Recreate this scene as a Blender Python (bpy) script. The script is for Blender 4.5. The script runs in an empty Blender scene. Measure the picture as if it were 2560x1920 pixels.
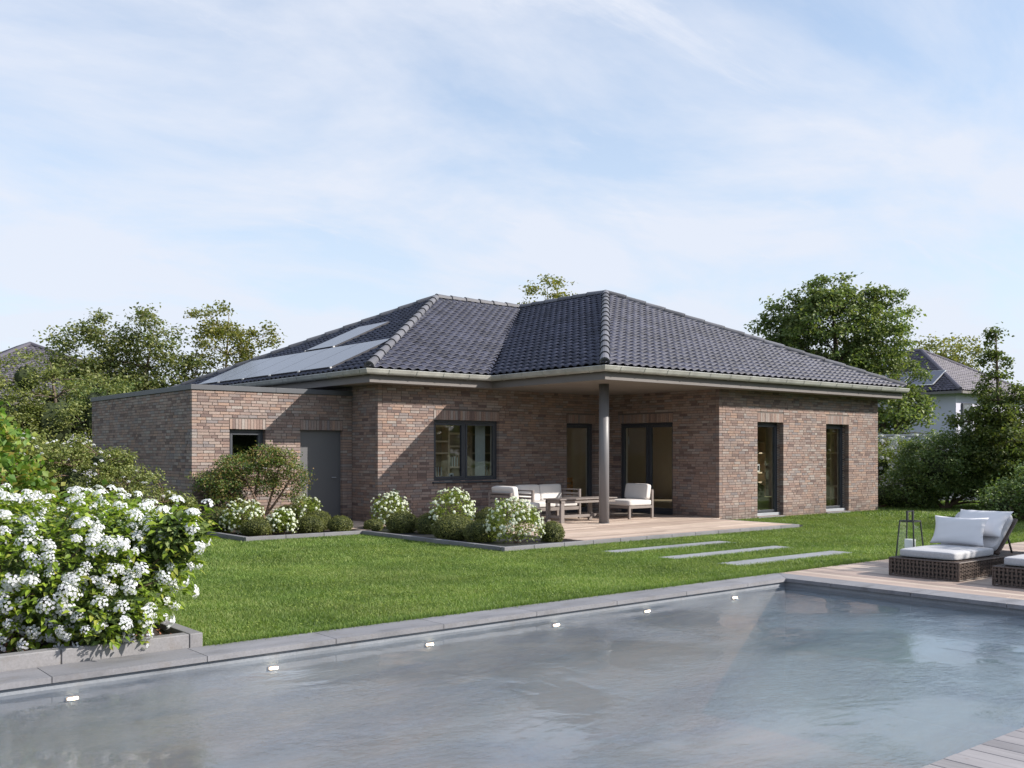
import bpy, bmesh, math, random
import numpy as np
from mathutils import Vector, Matrix, Quaternion

random.seed(7)
rng = np.random.default_rng(7)
PI = math.pi
scene = bpy.context.scene
COL = scene.collection

# ------------------------------------------------------------------ camera
cam_d = bpy.data.cameras.new('camera')
cam_d.sensor_fit = 'HORIZONTAL'
cam_d.sensor_width = 36.0
cam_d.lens = 34.99
cam_d.shift_y = 171.0 / 2560.0
cam_d.clip_start = 0.05
cam_d.clip_end = 2000.0
cam = bpy.data.objects.new('camera', cam_d)
COL.objects.link(cam)
cam.location = (0.0, 0.0, 1.65)
cam.rotation_euler = (PI / 2, 0.0, -math.radians(39.48))
scene.camera = cam

# ------------------------------------------------------------------ light, sky, exposure
SUN_TRAVEL = Vector((-0.885, 1.0, -0.80)).normalized()
SUN_EL = math.asin(-SUN_TRAVEL.z)
SUN_AZ = math.atan2(-SUN_TRAVEL.x, -SUN_TRAVEL.y)      # clockwise from +Y
sun_d = bpy.data.lights.new('sun', 'SUN')
sun_d.energy = 5.0
sun_d.angle = math.radians(0.5)
sun_d.color = (1.0, 0.93, 0.84)
sun = bpy.data.objects.new('sun', sun_d)
COL.objects.link(sun)
sun.location = (10, -10, 30)
sun.rotation_mode = 'QUATERNION'
sun.rotation_quaternion = SUN_TRAVEL.to_track_quat('-Z', 'Y')

world = bpy.data.worlds.new('World')
scene.world = world
world.use_nodes = True


def build_sky():
    nt = world.node_tree
    nt.nodes.clear()
    N = nt.nodes.new
    L = nt.links.new
    out = N('ShaderNodeOutputWorld')
    bg = N('ShaderNodeBackground')
    bg.inputs['Strength'].default_value = 0.11
    L(bg.outputs[0], out.inputs[0])
    sky = N('ShaderNodeTexSky')
    sky.sky_type = 'NISHITA'
    sky.sun_disc = False
    sky.sun_elevation = SUN_EL
    sky.sun_rotation = SUN_AZ
    sky.air_density = 1.0
    sky.dust_density = 1.2
    sky.ozone_density = 1.3
    tc = N('ShaderNodeTexCoord')
    sep = N('ShaderNodeSeparateXYZ')
    L(tc.outputs['Generated'], sep.inputs[0])
    # project the direction on a cloud layer
    zz = N('ShaderNodeMath'); zz.operation = 'MAXIMUM'; zz.inputs[1].default_value = 0.0
    L(sep.outputs['Z'], zz.inputs[0])
    za = N('ShaderNodeMath'); za.operation = 'ADD'; za.inputs[1].default_value = 0.22
    L(zz.outputs[0], za.inputs[0])
    dx = N('ShaderNodeMath'); dx.operation = 'DIVIDE'
    dy = N('ShaderNodeMath'); dy.operation = 'DIVIDE'
    L(sep.outputs['X'], dx.inputs[0]); L(za.outputs[0], dx.inputs[1])
    L(sep.outputs['Y'], dy.inputs[0]); L(za.outputs[0], dy.inputs[1])
    cmb = N('ShaderNodeCombineXYZ')
    L(dx.outputs[0], cmb.inputs[0]); L(dy.outputs[0], cmb.inputs[1])
    mp = N('ShaderNodeMapping')
    mp.inputs['Rotation'].default_value = (0, 0, math.radians(62))
    mp.inputs['Scale'].default_value = (0.85, 1.35, 1.0)
    mp.inputs['Location'].default_value = (3.1, 1.7, 0.0)
    L(cmb.outputs[0], mp.inputs['Vector'])
    n1 = N('ShaderNodeTexNoise')
    n1.inputs['Scale'].default_value = 1.55
    n1.inputs['Detail'].default_value = 9.0
    n1.inputs['Roughness'].default_value = 0.60
    n1.inputs['Distortion'].default_value = 0.35
    L(mp.outputs[0], n1.inputs['Vector'])
    r1 = N('ShaderNodeValToRGB')
    r1.color_ramp.elements[0].position = 0.38
    r1.color_ramp.elements[0].color = (0.34, 0.34, 0.34, 1)
    r1.color_ramp.elements[1].position = 0.64
    r1.color_ramp.elements[1].color = (0.84, 0.84, 0.84, 1)
    L(n1.outputs['Fac'], r1.inputs[0])
    # thin brighter wisps
    mp2 = N('ShaderNodeMapping')
    mp2.inputs['Rotation'].default_value = (0, 0, math.radians(48))
    mp2.inputs['Scale'].default_value = (0.9, 3.2, 1.0)
    mp2.inputs['Location'].default_value = (7.3, 2.2, 0.0)
    L(cmb.outputs[0], mp2.inputs['Vector'])
    n2 = N('ShaderNodeTexNoise')
    n2.inputs['Scale'].default_value = 1.3
    n2.inputs['Detail'].default_value = 12.0
    n2.inputs['Roughness'].default_value = 0.68
    n2.inputs['Distortion'].default_value = 0.6
    L(mp2.outputs[0], n2.inputs['Vector'])
    r2 = N('ShaderNodeValToRGB')
    r2.color_ramp.elements[0].position = 0.58
    r2.color_ramp.elements[0].color = (0, 0, 0, 1)
    r2.color_ramp.elements[1].position = 0.80
    r2.color_ramp.elements[1].color = (0.42, 0.42, 0.42, 1)
    L(n2.outputs['Fac'], r2.inputs[0])
    # more veil towards the horizon
    hz = N('ShaderNodeMapRange')
    hz.inputs['From Min'].default_value = 0.0
    hz.inputs['From Max'].default_value = 0.40
    hz.inputs['To Min'].default_value = 0.50
    hz.inputs['To Max'].default_value = 0.0
    L(sep.outputs['Z'], hz.inputs['Value'])
    a1 = N('ShaderNodeMath'); a1.operation = 'ADD'
    L(r1.outputs[0], a1.inputs[0]); L(hz.outputs[0], a1.inputs[1])
    a2 = N('ShaderNodeMath'); a2.operation = 'ADD'; a2.use_clamp = True
    L(a1.outputs[0], a2.inputs[0]); L(r2.outputs[0], a2.inputs[1])
    mn = N('ShaderNodeMath'); mn.operation = 'MINIMUM'; mn.inputs[1].default_value = 0.94
    L(a2.outputs[0], mn.inputs[0])
    mix = N('ShaderNodeMix'); mix.data_type = 'RGBA'
    L(mn.outputs[0], mix.inputs[0])
    tint = N('ShaderNodeMix'); tint.data_type = 'RGBA'; tint.blend_type = 'MULTIPLY'; tint.inputs[0].default_value = 1.0
    tint.inputs[7].default_value = (1.18, 1.38, 1.46, 1)
    L(sky.outputs[0], tint.inputs[6])
    L(tint.outputs[2], mix.inputs[6])
    mix.inputs[7].default_value = (5.25, 5.55, 6.25, 1)
    L(mix.outputs[2], bg.inputs['Color'])


build_sky()
vs = scene.view_settings
vs.view_transform = 'Standard'
vs.look = 'None'
vs.exposure = 0.5
vs.gamma = 1.0
vs.use_curve_mapping = False
scene.render.engine = 'CYCLES'
scene.cycles.use_denoising = True
scene.cycles.max_bounces = 8
scene.cycles.transparent_max_bounces = 24
scene.cycles.caustics_reflective = False
scene.cycles.caustics_refractive = False
scene.cycles.sample_clamp_indirect = 6.0


# ------------------------------------------------------------------ object helpers
def tag(o, label=None, cat=None, group=None, kind=None):
    if label: o['label'] = label
    if cat: o['category'] = cat
    if group: o['group'] = group
    if kind: o['kind'] = kind
    return o


def thing(name, loc, label, cat, group=None):
    o = bpy.data.objects.new(name, None)
    o.empty_display_size = 0.2
    COL.objects.link(o)
    o.location = loc
    return tag(o, label, cat, group)


WLOC = {}


def wloc(o):
    v = Vector((0, 0, 0))
    while o is not None:
        v = v + Vector(o.location)
        o = o.parent
    return v


class MB:
    """collects faces (world coordinates) for one mesh"""
    def __init__(self):
        self.v = []; self.f = []; self.r = []; self.mi = []
        self.cur = 0.5; self.m = 0

    def quad(self, *ps):
        i = len(self.v)
        self.v.extend([tuple(p) for p in ps])
        self.f.append(tuple(range(i, i + len(ps))))
        self.r.append(self.cur); self.mi.append(self.m)

    def box(self, x0, x1, y0, y1, z0, z1, jit=0.0):
        i = len(self.v)
        P = [(x0, y0, z0), (x1, y0, z0), (x1, y1, z0), (x0, y1, z0), (x0, y0, z1), (x1, y0, z1), (x1, y1, z1), (x0, y1, z1)]
        if jit:
            P = [(a + random.uniform(-jit, jit), b + random.uniform(-jit, jit), c + random.uniform(-jit, jit)) for a, b, c in P]
        self.v.extend(P)
        for q in ((0, 3, 2, 1), (4, 5, 6, 7), (0, 1, 5, 4), (1, 2, 6, 5), (2, 3, 7, 6), (3, 0, 4, 7)):
            self.f.append(tuple(i + k for k in q)); self.r.append(self.cur); self.mi.append(self.m)

    def obox(self, c, ax, ay, az, sx, sy, sz):
        """box round centre c with axis vectors and full sizes"""
        c = Vector(c); ax = Vector(ax).normalized() * sx / 2; ay = Vector(ay).normalized() * sy / 2; az = Vector(az).normalized() * sz / 2
        i = len(self.v)
        for k in ((-1, -1, -1), (1, -1, -1), (1, 1, -1), (-1, 1, -1), (-1, -1, 1), (1, -1, 1), (1, 1, 1), (-1, 1, 1)):
            self.v.append(tuple(c + ax * k[0] + ay * k[1] + az * k[2]))
        for q in ((0, 3, 2, 1), (4, 5, 6, 7), (0, 1, 5, 4), (1, 2, 6, 5), (2, 3, 7, 6), (3, 0, 4, 7)):
            self.f.append(tuple(i + k for k in q)); self.r.append(self.cur); self.mi.append(self.m)

    def bar(self, a, b, w, h=None, up=(0, 0, 1)):
        a = Vector(a); b = Vector(b); d = b - a
        up = Vector(up)
        if abs(d.normalized().dot(up)) > 0.97: up = Vector((1, 0, 0))
        s = d.cross(up).normalized(); t = s.cross(d).normalized()
        self.obox((a + b) / 2, d, s, t, d.length, w, h or w)

    def tube(self, pts, rad, n=8, cap=True):
        pts = [Vector(p) for p in pts]
        if not hasattr(rad, '__len__'): rad = [rad] * len(pts)
        base = len(self.v)
        ref = Vector((0, 0, 1))
        for k, p in enumerate(pts):
            d = (pts[min(k + 1, len(pts) - 1)] - pts[max(k - 1, 0)])
            if d.length < 1e-9: d = Vector((0, 0, 1))
            d.normalize()
            r = ref if abs(d.dot(ref)) < 0.95 else Vector((1, 0, 0))
            s = d.cross(r).normalized(); t = d.cross(s).normalized()
            for a in range(n):
                an = 2 * PI * a / n
                self.v.append(tuple(p + s * math.cos(an) * rad[k] + t * math.sin(an) * rad[k]))
        for k in range(len(pts) - 1):
            for a in range(n):
                b = (a + 1) % n
                self.f.append((base + k * n + a, base + k * n + b, base + (k + 1) * n + b, base + (k + 1) * n + a))
                self.r.append(self.cur); self.mi.append(self.m)
        if cap:
            self.f.append(tuple(base + a for a in range(n))[::-1]); self.r.append(self.cur); self.mi.append(self.m)
            self.f.append(tuple(base + (len(pts) - 1) * n + a for a in range(n))); self.r.append(self.cur); self.mi.append(self.m)

    def build(self, name, mat, parent=None, smooth=False, loc=None, bevel=0.0, subsurf=0):
        me = bpy.data.meshes.new(name)
        if parent is not None:
            o0 = wloc(parent)
        else:
            o0 = Vector(loc) if loc is not None else Vector((0, 0, 0))
        me.from_pydata([(a - o0.x, b - o0.y, c - o0.z) for a, b, c in self.v], [], self.f)
        at = me.attributes.new('rnd', 'FLOAT', 'FACE')
        at.data.foreach_set('value', np.array(self.r, dtype=np.float32))
        mats = mat if isinstance(mat, (list, tuple)) else [mat]
        for m in mats: me.materials.append(m)
        if len(mats) > 1:
            me.polygons.foreach_set('material_index', np.array(self.mi, dtype=np.int32))
        if smooth:
            me.polygons.foreach_set('use_smooth', np.ones(len(me.polygons), dtype=bool))
        me.update()
        o = bpy.data.objects.new(name, me)
        COL.objects.link(o)
        if parent is not None:
            o.parent = parent
        elif loc is not None:
            o.location = loc
        if bevel > 0:
            b = o.modifiers.new('bevel', 'BEVEL'); b.width = bevel; b.segments = 2; b.limit_method = 'ANGLE'
        return o


def np_mesh(name, verts, tris, rnd, mats, parent=None, mi=None, smooth=False, org=None):
    """big triangle mesh from numpy arrays"""
    me = bpy.data.meshes.new(name)
    o0 = np.array(wloc(parent)) if parent is not None else (np.array(org) if org is not None else np.zeros(3))
    verts = np.asarray(verts, dtype=np.float64) - o0
    n = len(tris)
    me.vertices.add(len(verts))
    me.vertices.foreach_set('co', verts.astype(np.float32).ravel())
    me.loops.add(n * 3)
    me.loops.foreach_set('vertex_index', np.asarray(tris, dtype=np.int32).ravel())
    me.polygons.add(n)
    me.polygons.foreach_set('loop_start', np.arange(0, n * 3, 3, dtype=np.int32))
    if smooth:
        me.polygons.foreach_set('use_smooth', np.ones(n, dtype=bool))
    me.update(calc_edges=True)
    at = me.attributes.new('rnd', 'FLOAT', 'FACE')
    at.data.foreach_set('value', np.asarray(rnd, dtype=np.float32))
    for m in (mats if isinstance(mats, (list, tuple)) else [mats]): me.materials.append(m)
    if mi is not None:
        me.polygons.foreach_set('material_index', np.asarray(mi, dtype=np.int32))
    me.validate()
    o = bpy.data.objects.new(name, me)
    COL.objects.link(o)
    if parent is not None: o.parent = parent
    elif org is not None: o.location = org
    return o


def rounded_box(sx, sy, sz, r, puff=0.0, seg=3, cuts=6):
    """cushion like mesh centred on origin: list of verts, faces"""
    bm = bmesh.new()
    bmesh.ops.create_cube(bm, size=1.0)
    bmesh.ops.subdivide_edges(bm, edges=bm.edges[:], cuts=cuts, use_grid_fill=True)
    for v in bm.verts:
        p = Vector((v.co.x * sx, v.co.y * sy, v.co.z * sz))
        hx, hy, hz = sx / 2 - r, sy / 2 - r, sz / 2 - r
        q = Vector((max(-hx, min(hx, p.x)), max(-hy, min(hy, p.y)), max(-hz, min(hz, p.z))))
        d = p - q
        if d.length > 1e-6:
            m = max(abs(d.x), abs(d.y), abs(d.z))
            p = q + d.normalized() * m
        if puff:
            fx = math.cos(PI * v.co.x); fy = math.cos(PI * v.co.y); fz = math.cos(PI * v.co.z)
            p.z += math.copysign(1, v.co.z) * puff * max(0, fx * fy) * (2 * abs(v.co.z))
        v.co = p
    bm.normal_update()
    return bm


def cushion(name, c, rot, size, r, puff, mat, parent, cuts=8, sub=1):
    bm = rounded_box(size[0], size[1], size[2], r, puff, cuts=cuts)
    M = Matrix.Translation(Vector(c) - wloc(parent)) @ rot.to_4x4() if parent is not None else Matrix.Identity(4)
    if parent is not None:
        bm.transform(M)
    me = bpy.data.meshes.new(name)
    bm.to_mesh(me); bm.free()
    for p in me.polygons: p.use_smooth = True
    me.materials.append(mat)
    o = bpy.data.objects.new(name, me)
    COL.objects.link(o)
    o.parent = parent
    if parent is None:
        o.location = c
        o.rotation_euler = rot.to_euler()
    if sub:
        s = o.modifiers.new('sub', 'SUBSURF'); s.levels = sub; s.render_levels = sub
    return o


# ------------------------------------------------------------------ materials
def newmat(name):
    m = bpy.data.materials.new(name)
    m.use_nodes = True
    nt = m.node_tree
    b = nt.nodes['Principled BSDF']
    return m, nt, b


def nd(nt, kind, **kw):
    n = nt.nodes.new(kind)
    for k, v in kw.items():
        if k.startswith('i_'):
            n.inputs[k[2:].replace('_', ' ')].default_value = v
        else:
            setattr(n, k, v)
    return n


def texco(nt, scale=(1, 1, 1), rot=(0, 0, 0), world_space=True):
    if world_space:
        g = nt.nodes.new('ShaderNodeNewGeometry'); src = g.outputs['Position']
    else:
        g = nt.nodes.new('ShaderNodeTexCoord'); src = g.outputs['Object']
    mp = nt.nodes.new('ShaderNodeMapping')
    mp.inputs['Scale'].default_value = scale
    mp.inputs['Rotation'].default_value = rot
    nt.links.new(src, mp.inputs['Vector'])
    return mp.outputs[0]


def noise(nt, vec, scale, detail=4.0, rough=0.55, dist=0.0):
    n = nt.nodes.new('ShaderNodeTexNoise')
    n.inputs['Scale'].default_value = scale
    n.inputs['Detail'].default_value = detail
    n.inputs['Roughness'].default_value = rough
    n.inputs['Distortion'].default_value = dist
    nt.links.new(vec, n.inputs['Vector'])
    return n.outputs['Fac']


def ramp(nt, fac, stops, interp='LINEAR'):
    r = nt.nodes.new('ShaderNodeValToRGB')
    cr = r.color_ramp
    cr.interpolation = interp
    while len(cr.elements) < len(stops): cr.elements.new(0.5)
    for e, (p, c) in zip(cr.elements, stops):
        e.position = p
        e.color = (c[0], c[1], c[2], 1) if hasattr(c, '__len__') else (c, c, c, 1)
    nt.links.new(fac, r.inputs[0])
    return r.outputs[0]


def mixc(nt, fac, a, b, mode='MIX'):
    m = nt.nodes.new('ShaderNodeMix'); m.data_type = 'RGBA'; m.blend_type = mode
    for idx, x in ((0, fac), (6, a), (7, b)):
        if hasattr(x, 'is_linked') or hasattr(x, 'links'):
            nt.links.new(x, m.inputs[idx])
        elif idx == 0:
            m.inputs[0].default_value = x
        else:
            m.inputs[idx].default_value = (x[0], x[1], x[2], 1)
    return m.outputs[2]


def bump(nt, b, height, strength, distance=0.01):
    n = nt.nodes.new('ShaderNodeBump')
    n.inputs['Strength'].default_value = strength
    n.inputs['Distance'].default_value = distance
    nt.links.new(height, n.inputs['Height'])
    nt.links.new(n.outputs[0], b.inputs['Normal'])
    return n


def attr(nt, name='rnd'):
    a = nt.nodes.new('ShaderNodeAttribute'); a.attribute_name = name
    return a.outputs['Fac']


def simple(name, col, rough=0.6, metal=0.0, var=0.12, nscale=6.0, bmp=0.0, bscale=60.0, spec=0.5):
    m, nt, b = newmat(name)
    v = texco(nt)
    f = noise(nt, v, nscale, 5)
    c = ramp(nt, f, [(0.3, [x * (1 - var) for x in col]), (0.7, [min(1, x * (1 + var)) for x in col])])
    nt.links.new(c, b.inputs['Base Color'])
    b.inputs['Roughness'].default_value = rough
    b.inputs['Metallic'].default_value = metal
    b.inputs['Specular IOR Level'].default_value = spec
    if bmp:
        bump(nt, b, noise(nt, v, bscale, 4), bmp, 0.004)
    return m


def brick_mat():
    m, nt, b = newmat('brick')
    a = attr(nt)
    c = ramp(nt, a, [(0.0, (0.150, 0.110, 0.104)), (0.10, (0.205, 0.148, 0.132)), (0.24, (0.285, 0.200, 0.170)),
                     (0.38, (0.240, 0.188, 0.172)), (0.50, (0.325, 0.252, 0.218)), (0.60, (0.220, 0.188, 0.184)),
                     (0.70, (0.325, 0.225, 0.178)), (0.80, (0.280, 0.205, 0.180)), (0.90, (0.320, 0.278, 0.255)), (1.0, (0.200, 0.175, 0.178))])
    v = texco(nt)
    big = ramp(nt, noise(nt, v, 0.55, 3), [(0.3, 0.86), (0.7, 1.12)])
    fine = ramp(nt, noise(nt, v, 42, 5, 0.65), [(0.25, 0.70), (0.5, 1.0), (0.78, 1.22)])
    c = mixc(nt, 1.0, c, big, 'MULTIPLY')
    c = mixc(nt, 0.8, c, fine, 'MULTIPLY')
    # pale lime bloom in spots
    bl = ramp(nt, noise(nt, v, 9, 6, 0.7), [(0.60, 0.0), (0.78, 0.42)])
    c = mixc(nt, bl, c, (0.52, 0.47, 0.44))
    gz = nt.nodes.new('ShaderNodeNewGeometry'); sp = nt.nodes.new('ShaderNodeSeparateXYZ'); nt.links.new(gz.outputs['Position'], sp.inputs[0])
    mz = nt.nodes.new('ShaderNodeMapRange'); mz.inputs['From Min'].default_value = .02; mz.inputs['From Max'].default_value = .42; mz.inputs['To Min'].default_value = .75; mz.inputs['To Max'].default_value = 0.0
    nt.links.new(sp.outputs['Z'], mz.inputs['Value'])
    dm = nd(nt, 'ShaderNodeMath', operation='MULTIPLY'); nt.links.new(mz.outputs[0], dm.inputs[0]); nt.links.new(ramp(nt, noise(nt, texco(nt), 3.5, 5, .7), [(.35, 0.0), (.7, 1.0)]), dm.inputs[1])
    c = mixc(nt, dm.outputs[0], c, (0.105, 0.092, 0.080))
    st2 = ramp(nt, noise(nt, texco(nt, scale=(1, 1, .25)), 1.6, 6, .68), [(.55, 0.0), (.78, .38)])
    c = mixc(nt, st2, c, (0.150, 0.125, 0.118))
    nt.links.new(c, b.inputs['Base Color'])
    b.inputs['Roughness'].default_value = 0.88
    b.inputs['Specular IOR Level'].default_value = 0.25
    bump(nt, b, noise(nt, v, 55, 5, 0.7), 0.55, 0.006)
    return m


def tile_mat(name='roof_tile', col=(0.082, 0.078, 0.100), blotch=(0.17, 0.175, 0.165)):
    m, nt, b = newmat(name)
    a = attr(nt)
    lo = [x * 0.74 for x in col]; hi = [x * 1.30 for x in col]
    c = ramp(nt, a, [(0, lo), (1, hi)])
    v = texco(nt)
    big = ramp(nt, noise(nt, v, 1.3, 5, 0.6), [(0.3, 0.85), (0.7, 1.2)])
    c = mixc(nt, 1.0, c, big, 'MULTIPLY')
    bl = ramp(nt, noise(nt, v, 14, 6, 0.7), [(0.56, 0.0), (0.75, 0.40)])
    c = mixc(nt, bl, c, blotch)
    nt.links.new(c, b.inputs['Base Color'])
    b.inputs['Roughness'].default_value = 0.55
    b.inputs['Specular IOR Level'].default_value = 0.35
    bump(nt, b, noise(nt, v, 80, 4), 0.2, 0.003)
    return m


def stone_mat(name, col, dark=0.75, streak=None, rough=0.7, stain=(0.16, 0.13, 0.10)):
    m, nt, b = newmat(name)
    v = texco(nt)
    vs_ = texco(nt, scale=streak or (1, 1, 1))
    f = noise(nt, vs_, 2.2, 7, 0.62, 0.3)
    c = ramp(nt, f, [(0.25, [x * dark for x in col]), (0.5, col), (0.75, [min(1, x * 1.15) for x in col])])
    fine = ramp(nt, noise(nt, v, 60, 4, 0.7), [(0.3, 0.84), (0.7, 1.1)])
    c = mixc(nt, 1.0, c, fine, 'MULTIPLY')
    a = ramp(nt, attr(nt), [(0, 0.88), (1, 1.10)])
    c = mixc(nt, 1.0, c, a, 'MULTIPLY')
    st = ramp(nt, noise(nt, v, 5.0, 7, 0.72), [(0.54, 0.0), (0.76, 0.5)])
    c = mixc(nt, st, c, stain)
    nt.links.new(c, b.inputs['Base Color'])
    b.inputs['Roughness'].default_value = rough
    bump(nt, b, noise(nt, v, 35, 6, 0.7), 0.35, 0.004)
    return m


def wood_mat(name, cols, grain_axis='x', rough=0.62):
    m, nt, b = newmat(name)
    sc = (0.6, 16, 8) if grain_axis == 'x' else (16, 0.6, 8)
    a = attr(nt)
    c = ramp(nt, a, [(i / (len(cols) - 1), k) for i, k in enumerate(cols)])
    v = texco(nt, scale=sc)
    g = ramp(nt, noise(nt, v, 3.0, 6, 0.65, 0.4), [(0.25, 0.72), (0.5, 1.0), (0.75, 1.16)])
    c = mixc(nt, 0.85, c, g, 'MULTIPLY')
    w = ramp(nt, noise(nt, texco(nt), 1.1, 5, 0.6), [(0.3, 0.86), (0.7, 1.12)])
    c = mixc(nt, 1.0, c, w, 'MULTIPLY')
    kn = ramp(nt, noise(nt, texco(nt), 11, 2, 0.5), [(0.72, 0.0), (0.80, 0.5)])
    c = mixc(nt, kn, c, (0.16, 0.11, 0.08))
    nt.links.new(c, b.inputs['Base Color'])
    b.inputs['Roughness'].default_value = rough
    bump(nt, b, noise(nt, v, 5.0, 5), 0.25, 0.003)
    return m


def leaf_mat(name, cols, trans=0.35, rough=0.5, hue_noise=0.35, spec=0.35):
    m, nt, b = newmat(name)
    a = attr(nt)
    c = ramp(nt, a, [(i / (len(cols) - 1), k) for i, k in enumerate(cols)])
    v = texco(nt)
    n = ramp(nt, noise(nt, v, hue_noise, 4, 0.6), [(0.3, 0.78), (0.7, 1.22)])
    c = mixc(nt, 1.0, c, n, 'MULTIPLY')
    nt.links.new(c, b.inputs['Base Color'])
    b.inputs['Roughness'].default_value = rough
    b.inputs['Specular IOR Level'].default_value = spec
    t = nt.nodes.new('ShaderNodeBsdfTranslucent')
    tc_ = mixc(nt, 1.0, c, (1.25, 1.35, 0.65), 'MULTIPLY')
    nt.links.new(tc_, t.inputs['Color'])
    mx = nt.nodes.new('ShaderNodeMixShader')
    mx.inputs[0].default_value = trans
    out = nt.nodes['Material Output']
    nt.links.new(b.outputs[0], mx.inputs[1])
    nt.links.new(t.outputs[0], mx.inputs[2])
    nt.links.new(mx.outputs[0], out.inputs['Surface'])
    return m


def fresnel2(nt, ior, normal=None):
    g = nt.nodes.new('ShaderNodeNewGeometry')
    mr = nt.nodes.new('ShaderNodeMapRange')
    mr.inputs['To Min'].default_value = ior; mr.inputs['To Max'].default_value = 1.0 / ior
    nt.links.new(g.outputs['Backfacing'], mr.inputs['Value'])
    fr = nt.nodes.new('ShaderNodeFresnel')
    nt.links.new(mr.outputs[0], fr.inputs['IOR'])
    return fr


def glass_mat(name, tint=(0.90, 0.92, 0.92), refl=1.0, ior=1.5):
    m = bpy.data.materials.new(name); m.use_nodes = True
    nt = m.node_tree; nt.nodes.clear()
    out = nt.nodes.new('ShaderNodeOutputMaterial')
    t = nt.nodes.new('ShaderNodeBsdfTransparent'); t.inputs[0].default_value = (*tint, 1)
    g = nt.nodes.new('ShaderNodeBsdfGlossy'); g.inputs['Roughness'].default_value = 0.015
    g.inputs['Color'].default_value = (refl, refl, refl, 1)
    fr = fresnel2(nt, ior)
    v = texco(nt)
    bp = nt.nodes.new('ShaderNodeBump'); bp.inputs['Strength'].default_value = 0.05; bp.inputs['Distance'].default_value = 0.02
    nt.links.new(noise(nt, v, 0.9, 2), bp.inputs['Height'])
    nt.links.new(bp.outputs[0], g.inputs['Normal'])
    mx = nt.nodes.new('ShaderNodeMixShader')
    nt.links.new(fr.outputs[0], mx.inputs[0])
    nt.links.new(t.outputs[0], mx.inputs[1]); nt.links.new(g.outputs[0], mx.inputs[2])
    nt.links.new(mx.outputs[0], out.inputs[0])
    return m


def emit_mat(name, col, s):
    m, nt, b = newmat(name)
    b.inputs['Base Color'].default_value = (*col, 1)
    b.inputs['Emission Color'].default_value = (*col, 1)
    b.inputs['Emission Strength'].default_value = s
    return m


def water_mat():
    m = bpy.data.materials.new('pool_water'); m.use_nodes = True
    nt = m.node_tree; nt.nodes.clear()
    out = nt.nodes.new('ShaderNodeOutputMaterial')
    t = nt.nodes.new('ShaderNodeBsdfTransparent'); t.inputs[0].default_value = (0.93, 0.95, 0.97, 1)
    g = nt.nodes.new('ShaderNodeBsdfGlossy'); g.inputs['Roughness'].default_value = 0.03
    fr = fresnel2(nt, 1.50)
    v = texco(nt, scale=(1.0, 1.6, 1.0), rot=(0, 0, math.radians(39)))
    w1 = noise(nt, v, 2.1, 3, 0.5, 0.6)
    w2 = noise(nt, v, 15.0, 3, 0.6, 0.8)
    w3 = noise(nt, v, 46.0, 2, 0.55, 0.3)
    patch = ramp(nt, noise(nt, texco(nt), 0.50, 4, 0.6, 0.6), [(0.44, 0.05), (0.60, 1.0)])
    m1 = nd(nt, 'ShaderNodeMath', operation='MULTIPLY'); m1.inputs[1].default_value = 0.60
    nt.links.new(w2, m1.inputs[0])
    m3 = nd(nt, 'ShaderNodeMath', operation='MULTIPLY'); m3.inputs[1].default_value = 0.12
    nt.links.new(w3, m3.inputs[0])
    ad0 = nd(nt, 'ShaderNodeMath', operation='ADD')
    nt.links.new(m1.outputs[0], ad0.inputs[0]); nt.links.new(m3.outputs[0], ad0.inputs[1])
    m2 = nd(nt, 'ShaderNodeMath', operation='MULTIPLY')
    nt.links.new(ad0.outputs[0], m2.inputs[0]); nt.links.new(patch, m2.inputs[1])
    ad = nd(nt, 'ShaderNodeMath', operation='ADD')
    mw = nd(nt, 'ShaderNodeMath', operation='MULTIPLY'); mw.inputs[1].default_value = 0.36
    nt.links.new(w1, mw.inputs[0])
    nt.links.new(mw.outputs[0], ad.inputs[0]); nt.links.new(m2.outputs[0], ad.inputs[1])
    bp = nt.nodes.new('ShaderNodeBump')
    bp.inputs['Strength'].default_value = 0.55
    bp.inputs['Distance'].default_value = 0.020
    nt.links.new(ad.outputs[0], bp.inputs['Height'])
    nt.links.new(bp.outputs[0], g.inputs['Normal'])
    nt.links.new(bp.outputs[0], fr.inputs['Normal'])
    mx = nt.nodes.new('ShaderNodeMixShader')
    nt.links.new(fr.outputs[0], mx.inputs[0])
    df = nt.nodes.new('ShaderNodeBsdfDiffuse'); df.inputs[0].default_value = (0.10, 0.130, 0.185, 1)
    mb_ = nt.nodes.new('ShaderNodeMixShader')
    nt.links.new(ramp(nt, noise(nt, texco(nt, scale=(.45, 1.0, 1), rot=(0, 0, math.radians(25))), .9, 7, .62, 1.2), [(0.38, 0.0), (0.50, 0.12), (0.66, 0.48)]), mb_.inputs[0])
    nt.links.new(t.outputs[0], mb_.inputs[1]); nt.links.new(df.outputs[0], mb_.inputs[2])
    nt.links.new(mb_.outputs[0], mx.inputs[1]); nt.links.new(g.outputs[0], mx.inputs[2])
    nt.links.new(mx.outputs[0], out.inputs['Surface'])
    vo = nt.nodes.new('ShaderNodeVolumeScatter')
    vo.inputs['Color'].default_value = (0.20, 0.36, 0.56, 1)
    vo.inputs['Density'].default_value = 0.95
    vo.inputs['Anisotropy'].default_value = 0.2
    nt.links.new(vo.outputs[0], out.inputs['Volume'])
    return m


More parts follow.
